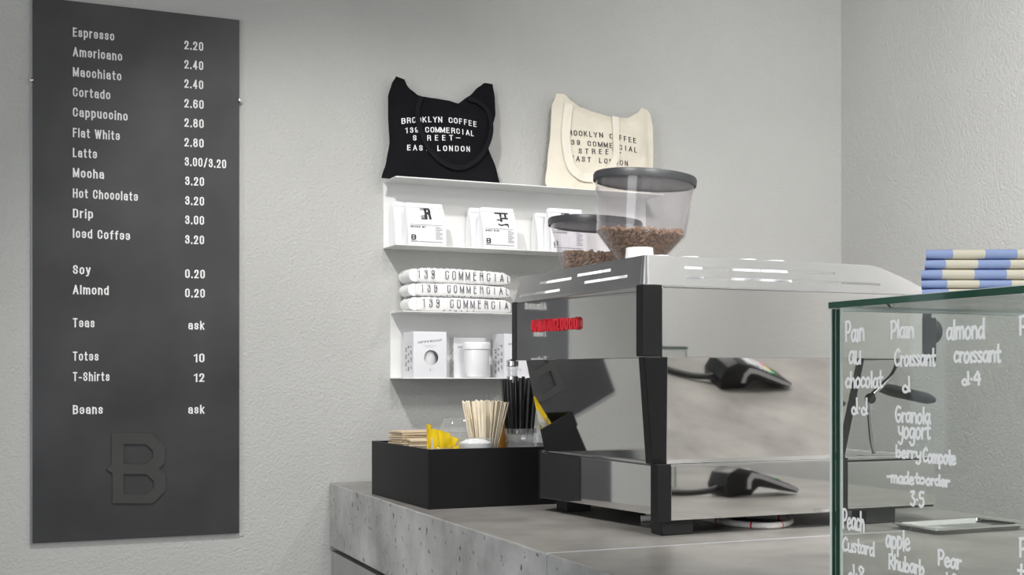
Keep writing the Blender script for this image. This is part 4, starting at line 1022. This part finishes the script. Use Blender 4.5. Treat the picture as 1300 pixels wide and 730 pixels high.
# ------------------------------------------------------------------ grinders
def bean_mesh():
    bm = bmesh.new(); bmesh.ops.create_icosphere(bm, subdivisions=1, radius=1)
    v = [tuple(x.co) for x in bm.verts]; f = [tuple(x.index for x in p.verts) for p in bm.faces]; bm.free()
    v = [(x * .0068, y * .0050 * (.55 if y < 0 else 1), z * .0038) for x, y, z in v]; return v, f
BV, BF = bean_mesh()
def grinder(x, y, zlid, zbot, Rt, Rm, Rn, zm, zn, zfill, tilt, lb, lbh, lbb, seed):
    o = thing('coffee_grinder', lb, 'grinder', (x, y, 1.0))
    obj('grinder_base', nb((x - .10, y - .098, 1.0), (x + .10, y + .098, 1.035), .01, 3), M['black_plastic'], o, smooth=40)
    bm = bmesh.new(); hexa(bm, [(x - .075, y - .08, 1.035), (x + .075, y - .08, 1.035), (x + .075, y + .08, 1.035), (x - .075, y + .08, 1.035), (x - .085, y - .085, 1.40), (x + .085, y - .085, 1.40), (x + .085, y + .085, 1.40), (x - .085, y + .085, 1.40)], .02)
    obj('grinder_body', bm, M['black_plastic'], o, smooth=40)
    obj('grinder_collar', nl([(.075, 1.40), (.075, zbot - .03), (.066, zbot - .01), (Rn + .004, zbot + .004), (Rn + .004, zbot + .012), (Rn - .004, zbot + .012), (Rn - .004, 1.40)], (x, y, 0), 48), M['black_plastic'], o, smooth=40)
    T = Matrix.Translation((x, y, zbot)) @ Matrix.Rotation(tilt, 4, Vector((SP, CP, 0))) @ Matrix.Translation((-x, -y, -zbot))
    def tilted(bm): bm.transform(T); return bm
    hop = obj('hopper', tilted(nl([(Rn, zbot), (Rn, zn), (Rm * .985, zm - .006), (Rm, zm + .004), (Rt, zlid), (Rt - .002, zlid), (Rm - .002, zm + .004), (Rm * .985 - .002, zm - .005), (Rn - .002, zn + .001), (Rn - .002, zbot)], (x, y, 0), 64)), M['plastic'], o, smooth=30)
    BASE[hop] = BASE[o]; hop['label'] = lbh
    ld = obj('hopper_lid', tilted(nl([(0, zlid + .0005), (Rt - .004, zlid + .0005), (Rt - .004, zlid - .010), (Rt - .0022, zlid - .010)][:2] + [(Rt + .0035, zlid + .0005), (Rt + .0035, zlid - .004), (Rt + .0055, zlid - .004), (Rt + .0065, zlid + .010), (Rt + .004, zlid + .016), (Rt - .02, zlid + .0175), (0, zlid + .0175)], (x, y, 0), 64)), M['lid'], o, smooth=30)
    # the beans: a filled body with loose beans over its whole surface
    rnd = random.Random(seed); vs, fs = [], []
    def rad(z): return (lerp(Rn, Rm, (z - zn) / (zm - zn)) if z < zm else Rm) - .0095
    def put(px, py, pz):
        Rq = Matrix.Rotation(rnd.uniform(0, 6.28), 3, 'Z') @ Matrix.Rotation(rnd.uniform(0, 6.28), 3, 'X') @ Matrix.Rotation(rnd.uniform(0, 6.28), 3, 'Y')
        k = len(vs); s = rnd.uniform(.9, 1.15); pp = Vector((px, py, pz))
        vs.extend([tuple(T @ (pp + Rq @ (Vector(v) * s))) for v in BV]); fs.extend([tuple(i + k for i in f) for f in BF])
    bumps = lambda a, r: .010 * sin(a * 2 + seed) * r / Rm + .006 * cos(a * 3 + 1) * r / Rm
    rf = rad(zfill)
    for _ in range(1500):
        a = rnd.uniform(0, 2 * pi); r = rf * sqrt(rnd.random()) * 1.0
        put(x + r * cos(a), y + r * sin(a), zfill + bumps(a, r) + rnd.uniform(-.002, .003))
    for _ in range(1300):
        z = rnd.uniform(zn + .002, zfill + .004); a = rnd.uniform(0, 2 * pi); r = rad(z)
        put(x + r * cos(a), y + r * sin(a), z)
    k = len(vs); n = 24
    prof = [(0.001, zn + .002), (rad(zn) - .003, zn + .002), (rad(min(zm, zfill)) - .004, min(zm, zfill) - .004), (rf - .004, zfill - .006), (.001, zfill - .004)]
    for r, z in prof: vs.extend([tuple(T @ Vector((x + r * cos(2 * pi * i / n), y + r * sin(2 * pi * i / n), z))) for i in range(n)])
    for j in range(len(prof) - 1):
        for i in range(n): fs.append((k + j * n + i, k + j * n + (i + 1) % n, k + (j + 1) * n + (i + 1) % n, k + (j + 1) * n + i))
    me = bpy.data.meshes.new('coffee_beans'); me.from_pydata(vs, [], fs); me.materials.append(M['bean'])
    b = link('coffee_beans', me, base=(x, y, zn)); tag(b, lbb, 'coffee beans', kind='stuff')
grinder(1.597, 2.82, 1.800, 1.560, .1265, .1165, .056, 1.672, 1.597, 1.668, .075, 'coffee grinder with the large clear hopper, just behind the espresso machine', 'large clear bean hopper',
        'brown roasted beans in the large front hopper', 3)
grinder(1.622, 3.125, 1.722, 1.520, .1260, .092, .060, 1.610, 1.548, 1.640, .05, 'coffee grinder with the smaller lower hopper, nearer the back wall', 'lower clear bean hopper, partly hidden',
        'dark roasted beans in the smaller rear hopper', 9)

# ------------------------------------------------------------------ hose, tray, card terminal on the worktop
P = spline([(1.36, 2.36, 1.007), (1.425, 2.27, 1.0066), (1.425, 2.14, 1.0066), (1.470, 2.068, 1.0066), (1.54, 2.10, 1.0066), (1.575, 2.165, 1.0066), (1.53, 2.24, 1.0066), (1.40, 2.255, 1.013), (1.30, 2.28, 1.0066)], 8)
bm = bmesh.new(); tube(bm, P, .0065, 12)
hs = obj('braided_hose', bm, M['hose'], base=(1.47, 2.2, 1.0), smooth=True); tag(hs, 'white braided hose coiled on the worktop under the espresso machine', 'hose')
bm = bmesh.new()
for i in range(6, len(P) - 6, 7): tube(bm, [P[i], P[i] + (P[i + 1] - P[i]) * .35], .0067, 12)
obj('red_fleck', bm, M['red'], hs)
TX0, TX1, TY0, TY1 = 1.698, 1.928, 1.852, 1.987
tr = thing('steel_tray', 'shallow rectangular steel tray on the worktop seen through the glass', 'tray', ((TX0 + TX1) / 2, (TY0 + TY1) / 2, 1.0))
bm = bmesh.new()
def rring(x0, x1, y0, y1, r, z, n=6):
    out = []
    for cx, cy, a0 in ((x1 - r, y1 - r, 0), (x0 + r, y1 - r, pi / 2), (x0 + r, y0 + r, pi), (x1 - r, y0 + r, 3 * pi / 2)):
        for k in range(n + 1): a = a0 + pi / 2 * k / n; out.append(bm.verts.new((cx + r * cos(a), cy + r * sin(a), z)))
    return out
R = [rring(TX0 + d, TX1 - d, TY0 + d, TY1 - d, max(.004, .016 - d * .5), z) for d, z in ((.010, 1.0003), (.007, 1.006), (.004, 1.0085), (.0, 1.009), (0, 1.0115), (.003, 1.0125), (.012, 1.0118), (.015, 1.008), (.02, 1.003))]
for a, b in zip(R, R[1:]):
    for i in range(len(a)): bm.faces.new((a[i], a[(i + 1) % len(a)], b[(i + 1) % len(a)], b[i]))
bm.faces.new(R[-1]); bm.faces.new(R[0][::-1])
obj('tray_pan', bm, M['chrome'], tr, smooth=40)
ct = thing('card_terminal', 'black payment terminal with silver side trim on worktop, mirrored in the machine', 'card terminal', (1.83, 1.40, 1.0), rz=0)
TXa, TYc, TWd = 1.765, 1.405, .042
sec = [(-.01, .002), (-.018, .03), (-.005, .062), (.025, .074), (.06, .066), (.17, .030), (.205, .016), (.20, .004), (.18, .010), (.08, .028), (.06, .004)]
bm = bmesh.new(); prism(bm, sec, -TWd, TWd, lambda u, v, d: (TXa + u, TYc + d, 1.0 + v))
bmesh.ops.bevel(bm, geom=list(bm.edges), offset=.0035, segments=2, profile=.5, affect='EDGES', clamp_overlap=True)
obj('terminal_body', bm, M['black_plastic'], ct, smooth=50)
for sd in (-1, 1):
    P = [(.045, .020), (.047, .045), (.060, .061), (.085, .056), (.17, .027), (.203, .014), (.200, .008), (.165, .019), (.085, .045), (.066, .047), (.058, .038), (.057, .020)]
    bm = bmesh.new(); prism(bm, P, sd * (TWd + .0002), sd * (TWd + .0022), lambda u, v, d: (TXa + u, TYc + d, 1.0 + v))
    obj('silver_trim', bm, M['trim_silver'], ct)
ang = math.atan2(.030 - .066, .11)
def key(bm, u, w, y0, y1):
    f = lambda a: (TXa + .06 + a * cos(ang), 1.066 + a * sin(ang))
    (xa, za), (xb, zb_) = f(u), f(u + w); nx, nz = -sin(ang) * .004, cos(ang) * .004
    hexa(bm, [(xa, y0, za - .001), (xb, y0, zb_ - .001), (xb, y1, zb_ - .001), (xa, y1, za - .001), (xa + nx, y0, za + nz), (xb + nx, y0, zb_ + nz), (xb + nx, y1, zb_ + nz), (xa + nx, y1, za + nz)], .0008)
bm = bmesh.new(); key(bm, .004, .034, -.03 + TYc, .03 + TYc); obj('terminal_screen', bm, M['key_grey'], ct)
for r_ in range(4):
    for k in range(3):
        bm = bmesh.new(); key(bm, .044 + r_ * .0135, .010, TYc - .034 + k * .0245, TYc - .034 + k * .0245 + .019)
        obj('key', bm, [M['key_red'], M['key_yellow'], M['key_green']][k] if r_ == 3 else M['key_grey'], ct)
cbm = nt_(spline([(TXa - .010, TYc, 1.024), (TXa - .03, TYc - .005, 1.016), (TXa - .07, TYc - .03, 1.0095), (TXa - .115, TYc - .08, 1.0085), (TXa - .12, TYc - .18, 1.0085), (TXa - .04, TYc - .24, 1.0085)], 8), .008, 10)
obj('terminal_cable', cbm, M['rubber'], ct, smooth=True)

# ------------------------------------------------------------------ glass display case with hand-written menu
GXa, GXb, GYa, GYb = .880, 1.800, .18, 1.1255
GZ0, GZ1, GT = 1.0, 1.3750, .0070
gc = thing('glass_display_case', 'frameless glass display case with green edges and white handwriting on the worktop', 'display case', ((GXa + GXb) / 2, (GYa + GYb) / 2, GZ0))
def pane(name, a, b, axis):
    """glass sheet: the two faces normal to axis are clear, the four cut edges are green"""
    bm = bmesh.new(); box(bm, a, b)
    bmesh.ops.recalc_face_normals(bm, faces=bm.faces)
    for f in bm.faces: f.material_index = 0 if abs(f.normal[axis]) > .9 else 1
    o = obj(name, bm, [M['pane'], M['glass_edge']], gc); BASE[o] = BASE[gc]; return o
fp = pane('front_pane', (GXa, GYa, GZ0 + .0003), (GXa + GT, GYb, GZ1), 0)
ep = pane('end_pane', (GXa + GT + .0004, GYb - GT, GZ0 + .0003), (GXb, GYb, GZ1 - .0003), 1)
pane('end_pane', (GXa + GT + .0004, GYa, GZ0 + .0003), (GXb, GYa + GT, GZ1 - .0003), 1)
tp = pane('top_pane', (GXa - .0015, GYa - .0015, GZ1 + .0006), (GXb + .002, GYb + .0015, GZ1 + .0006 + GT), 2)
obj('polished_rim', nb((GXa + GT + .0006, GYb - GT, GZ1 - .0022), (GXb, GYb - .0002, GZ1 + .0004)), M['glass_bevel'], ep)
obj('polished_rim', nb((GXa - .0004, GYb - .0012, GZ0 + .001), (GXa + .0014, GYb + .0004, GZ1)), M['glass_bevel'], fp)
obj('polished_rim', nb((GXa + GT + .0004, GYb - GT - .0025, GZ0 + .001), (GXa + GT + .0026, GYb - GT - .0002, GZ1 - .002)), M['glass_bevel'], ep)
bm = bmesh.new(); box(bm, (GXa - .0012, GYa, GZ1 + GT + .0005), (GXa + .0012, GYb, GZ1 + GT + .0012)); obj('polished_rim', bm, M['glass_bevel'], tp)

GL = {  # single-stroke pen letters: advance width, strokes (x-height .6, ascender 1)
 'a': (.52, [[(.42, .52), (.22, .6), (.06, .34), (.14, .04), (.32, .1), (.42, .4)], [(.43, .6), (.42, .25), (.5, .0)]]),
 'b': (.5, [[(.08, 1), (.07, .5), (.09, 0)], [(.08, .28), (.28, .56), (.44, .32), (.34, .03), (.09, .05)]]),
 'c': (.44, [[(.4, .5), (.22, .6), (.05, .3), (.16, .02), (.4, .1)]]),
 'd': (.52, [[(.42, .5), (.22, .58), (.06, .32), (.14, .03), (.32, .1), (.42, .38)], [(.44, 1), (.42, .4), (.46, 0)]]),
 'e': (.48, [[(.07, .28), (.26, .32), (.4, .42), (.26, .6), (.08, .42), (.08, .14), (.24, 0), (.44, .12)]]),
 'g': (.52, [[(.42, .52), (.22, .6), (.06, .34), (.14, .06), (.32, .12), (.42, .4)], [(.43, .6), (.43, .1), (.4, -.28), (.2, -.38), (.06, -.22)]]),
 'h': (.5, [[(.08, 1), (.07, 0)], [(.08, .3), (.26, .6), (.4, .44), (.42, 0)]]),
 'i': (.2, [[(.1, .6), (.1, 0)]]), 'l': (.2, [[(.1, 1), (.1, .0)]]),
 'm': (.72, [[(.08, .6), (.08, 0)], [(.08, .36), (.22, .6), (.34, .46), (.34, 0)], [(.34, .36), (.48, .6), (.6, .46), (.62, 0)]]),
 'n': (.5, [[(.08, .6), (.08, 0)], [(.08, .34), (.26, .6), (.4, .44), (.42, 0)]]),
 'o': (.48, [[(.24, .6), (.07, .4), (.1, .06), (.26, 0), (.41, .24), (.36, .52), (.24, .6)]]),
 'p': (.5, [[(.08, .6), (.08, -.4)], [(.08, .4), (.26, .6), (.43, .36), (.32, .04), (.09, .1)]]),
 'r': (.38, [[(.08, .6), (.08, 0)], [(.08, .32), (.2, .54), (.36, .54)]]),
 's': (.40, [[(.34, .54), (.18, .6), (.08, .46), (.3, .22), (.26, .02), (.06, .04)]]),
 't': (.36, [[(.18, 1), (.17, .2), (.22, .0), (.34, .06)], [(.02, .58), (.36, .6)]]),
 'u': (.5, [[(.08, .6), (.08, .12), (.22, 0), (.4, .2)], [(.42, .6), (.42, 0)]]),
 'y': (.48, [[(.08, .6), (.1, .3), (.24, .16), (.4, .3)], [(.43, .6), (.4, -.1), (.26, -.4), (.06, -.3)]]),
 'P': (.56, [[(.1, 1), (.1, 0)], [(.06, .96), (.34, 1.0), (.5, .76), (.36, .46), (.1, .44)]]),
 'C': (.56, [[(.5, .86), (.36, 1), (.12, .74), (.08, .3), (.24, .02), (.5, .12)]]),
 'G': (.6, [[(.5, .92), (.26, 1), (.08, .66), (.12, .2), (.32, .02), (.5, .2), (.5, .46), (.28, .48)]]),
 'R': (.58, [[(.1, 1), (.1, 0)], [(.06, .96), (.36, 1.0), (.46, .76), (.34, .54), (.1, .5), (.34, .36), (.54, 0)]]),
 '2': (.52, [[(.42, 1), (.44, .4), (.36, .06), (.14, .0), (.05, .22), (.2, .42), (.38, .2), (.5, .06)]]),
 '3': (.5, [[(.08, .94), (.36, .98), (.2, .62), (.42, .36), (.3, .02), (.06, .1)]]),
 '4': (.52, [[(.3, 1), (.06, .4), (.46, .42)], [(.38, .8), (.36, 0)]]),
 '5': (.5, [[(.44, 1), (.14, .98), (.1, .6), (.36, .56), (.42, .22), (.24, .0), (.06, .1)]]),
 '8': (.5, [[(.4, .86), (.2, 1), (.1, .78), (.38, .36), (.36, .06), (.14, .04), (.1, .3), (.38, .68), (.4, .86)]]),
 '-': (.4, [[(.04, .42), (.36, .45)]]), '.': (.24, [[(.11, .42), (.13, .45)]]), ' ': (.3, [])}
def handwrite(word, x0, x1, ybase, ytop, cap=1.0):
    X = GXa - .0003
    A, B = onX(x0, ybase, X), onX(x1, ybase, X); H = onX(x0, ytop, X).z - A.z
    wy = A.y - B.y; adv = sum(GL[ch][0] for ch in word); k = wy / adv; H = H / cap
    bm = bmesh.new(); c = 0; rnd = random.Random(word); layer = 0
    for ch in word:
        w, sts = GL[ch]; jy = rnd.uniform(-.03, .03)
        for st in sts:
            st = [(u, v, 0) for u, v in st]; layer += 1
            P = spline(st, 6) if len(st) > 2 else [Vector(st[0]).lerp(Vector(st[1]), q_ / 3) for q_ in range(4)]
            P = [Vector((A.y - (c + p.x) * k, A.z + (p.y + jy) * H)) for p in P]
            x0_ = X - .0002 - .00003 * layer; rows = []
            for i, p in enumerate(P):
                d = (P[min(i + 1, len(P) - 1)] - P[max(0, i - 1)]).normalized()
                h = Vector((-d.y, d.x)) * .00145; x = x0_ - .0000015 * i
                if i == 0: p = p - d * .001
                if i == len(P) - 1: p = p + d * .001
                rows.append((bm.verts.new((x, *(p + h))), bm.verts.new((x, *(p - h)))))
            for a, b in zip(rows, rows[1:]): bm.faces.new((a[0], a[1], b[1], b[0]))
        c += w
    me = bpy.data.meshes.new('handwritten_word'); bm.to_mesh(me); bm.free(); me.materials.append(M['marker'])
    return link('handwritten_word', me, fp)
for wd in (('Pain', 1073, 1098, 433.5, 409, 1), ('Plain', 1130.5, 1161, 429.5, 407.5, 1), ('almond', 1201.5, 1251, 431, 407, 1),
           ('au', 1077.5, 1093.5, 462, 446.5, .6), ('Croissant', 1135.5, 1188, 464.5, 444, 1), ('croissant', 1211, 1271, 460, 447.5, .6),
           ('chocolat', 1073.5, 1121, 491.5, 472, 1), ('2', 1145.5, 1156, 497.5, 478.5, 1), ('2.4', 1221, 1246, 488, 472, 1), ('2.2', 1081, 1102, 526, 506, 1),
           ('Granola', 1136.5, 1182, 535.5, 516, 1), ('yogort', 1140, 1181.5, 555, 542, .6), ('berry', 1137, 1170, 580, 565.5, 1), ('Compote', 1171.5, 1214, 586, 569, 1),
           ('-made', 1126, 1161, 611.5, 597, 1), ('to', 1161.5, 1175, 613, 601, 1), ('order', 1175.5, 1206, 615, 602, 1), ('3.5', 1155.5, 1174, 641, 623, 1),
           ('Peach', 1069.5, 1098, 670, 646, 1), ('Custard', 1069.5, 1111, 698, 681.5, 1), ('2.8', 1077, 1098, 735, 716, 1),
           ('apple', 1124.5, 1156, 694, 679, .62), ('Rhubarb', 1128, 1174, 721, 703, 1), ('Pear', 1190.5, 1221, 717, 698, 1), ('2.8', 1195, 1217, 743, 726, 1),
           ('P', 1293.5, 1305, 425, 402, 1), ('P', 1293.5, 1305, 706, 683, 1), ('t', 1292, 1302, 735, 716, 1)):
    handwrite(*wd)

# ------------------------------------------------------------------ striped cloths stacked on the case
CZ = GZ1 + .0006 + GT + .0002
ux, uy = Vector((CP, -SP, 0)), Vector((SP, CP, 0))
def cloth(i, px, h, shift, lb):
    c0 = onY(px, 300, 1)                                        # direction only
    r = (px - 650) / F_PX; dd = 1.305
    base = Vector((dd * (r * CP + SP), dd * (-r * SP + CP), CZ + cloth.z))
    bm = bmesh.new(); Lx, Dy, hh = .26, .115, h - .0005; n = 8
    prof = [(hh * .5 - hh * .5 * cos(a) * .9, hh * .5 - hh * .5 * cos(a) if False else hh * .5 + hh * .5 * sin(a)) for a in [0]]
    sec = [(.006, .0003)] + [(hh * .42 * (1 - cos(a)) * .5 + .0, hh * .5 + hh * .5 * sin(a)) for a in []]
    sec = []
    for k in range(n + 1):
        a = -pi / 2 + pi * k / n; sec.append((hh * .5 - hh * .5 * cos(a) ** .7 if cos(a) > 0 else hh * .5, hh * .5 + hh * .48 * sin(a)))
    sec += [(Dy, hh * .98), (Dy, hh * .02)]
    G = []
    for j in range(27):
        u = Lx * j / 26; sag = .0006 * sin(u * 40 + i)
        e = .85 + .15 * min(1, j / 1.5)
        G.append([bm.verts.new((u + (1 - e) * .004 + d * .33, d, hh * .5 + (z - hh * .5) * e + (sag if 0 < k < n else 0) * .3)) for k, (d, z) in enumerate(sec)])
    for a, b in zip(G, G[1:]):
        for k in range(len(sec)): bm.faces.new((a[k], b[k], b[(k + 1) % len(sec)], a[(k + 1) % len(sec)]))
    bm.faces.new(G[0][::-1]); bm.faces.new(G[-1])
    for v in bm.verts: v.co.x += shift
    o = obj('striped_cloth', bm, M['cloth_stripe'], smooth=40)
    o.location = base - ux * shift; o.rotation_euler = (0, 0, -YAW - .012)
    cloth.z += h; tag(o, lb, 'cloth', 'striped cloths on the glass case')
cloth.z = 0
for i, (px, h, sh, lb) in enumerate(((1169.5, .0098, .0045, 'bottom folded blue and cream striped cloth, resting on the glass case'),
                                     (1169, .0092, .0058, 'second striped cloth from the bottom of the pile on the glass'),
                                     (1168.5, .0110, .0105, 'middle striped cloth of the five, sticking out furthest left'),
                                     (1173, .0102, .0105, 'second striped cloth from the top of the pile'),
                                     (1174.5, .0108, .0042, 'topmost folded blue and cream striped cloth on the pile'))):
    cloth(i, px, h, sh, lb)
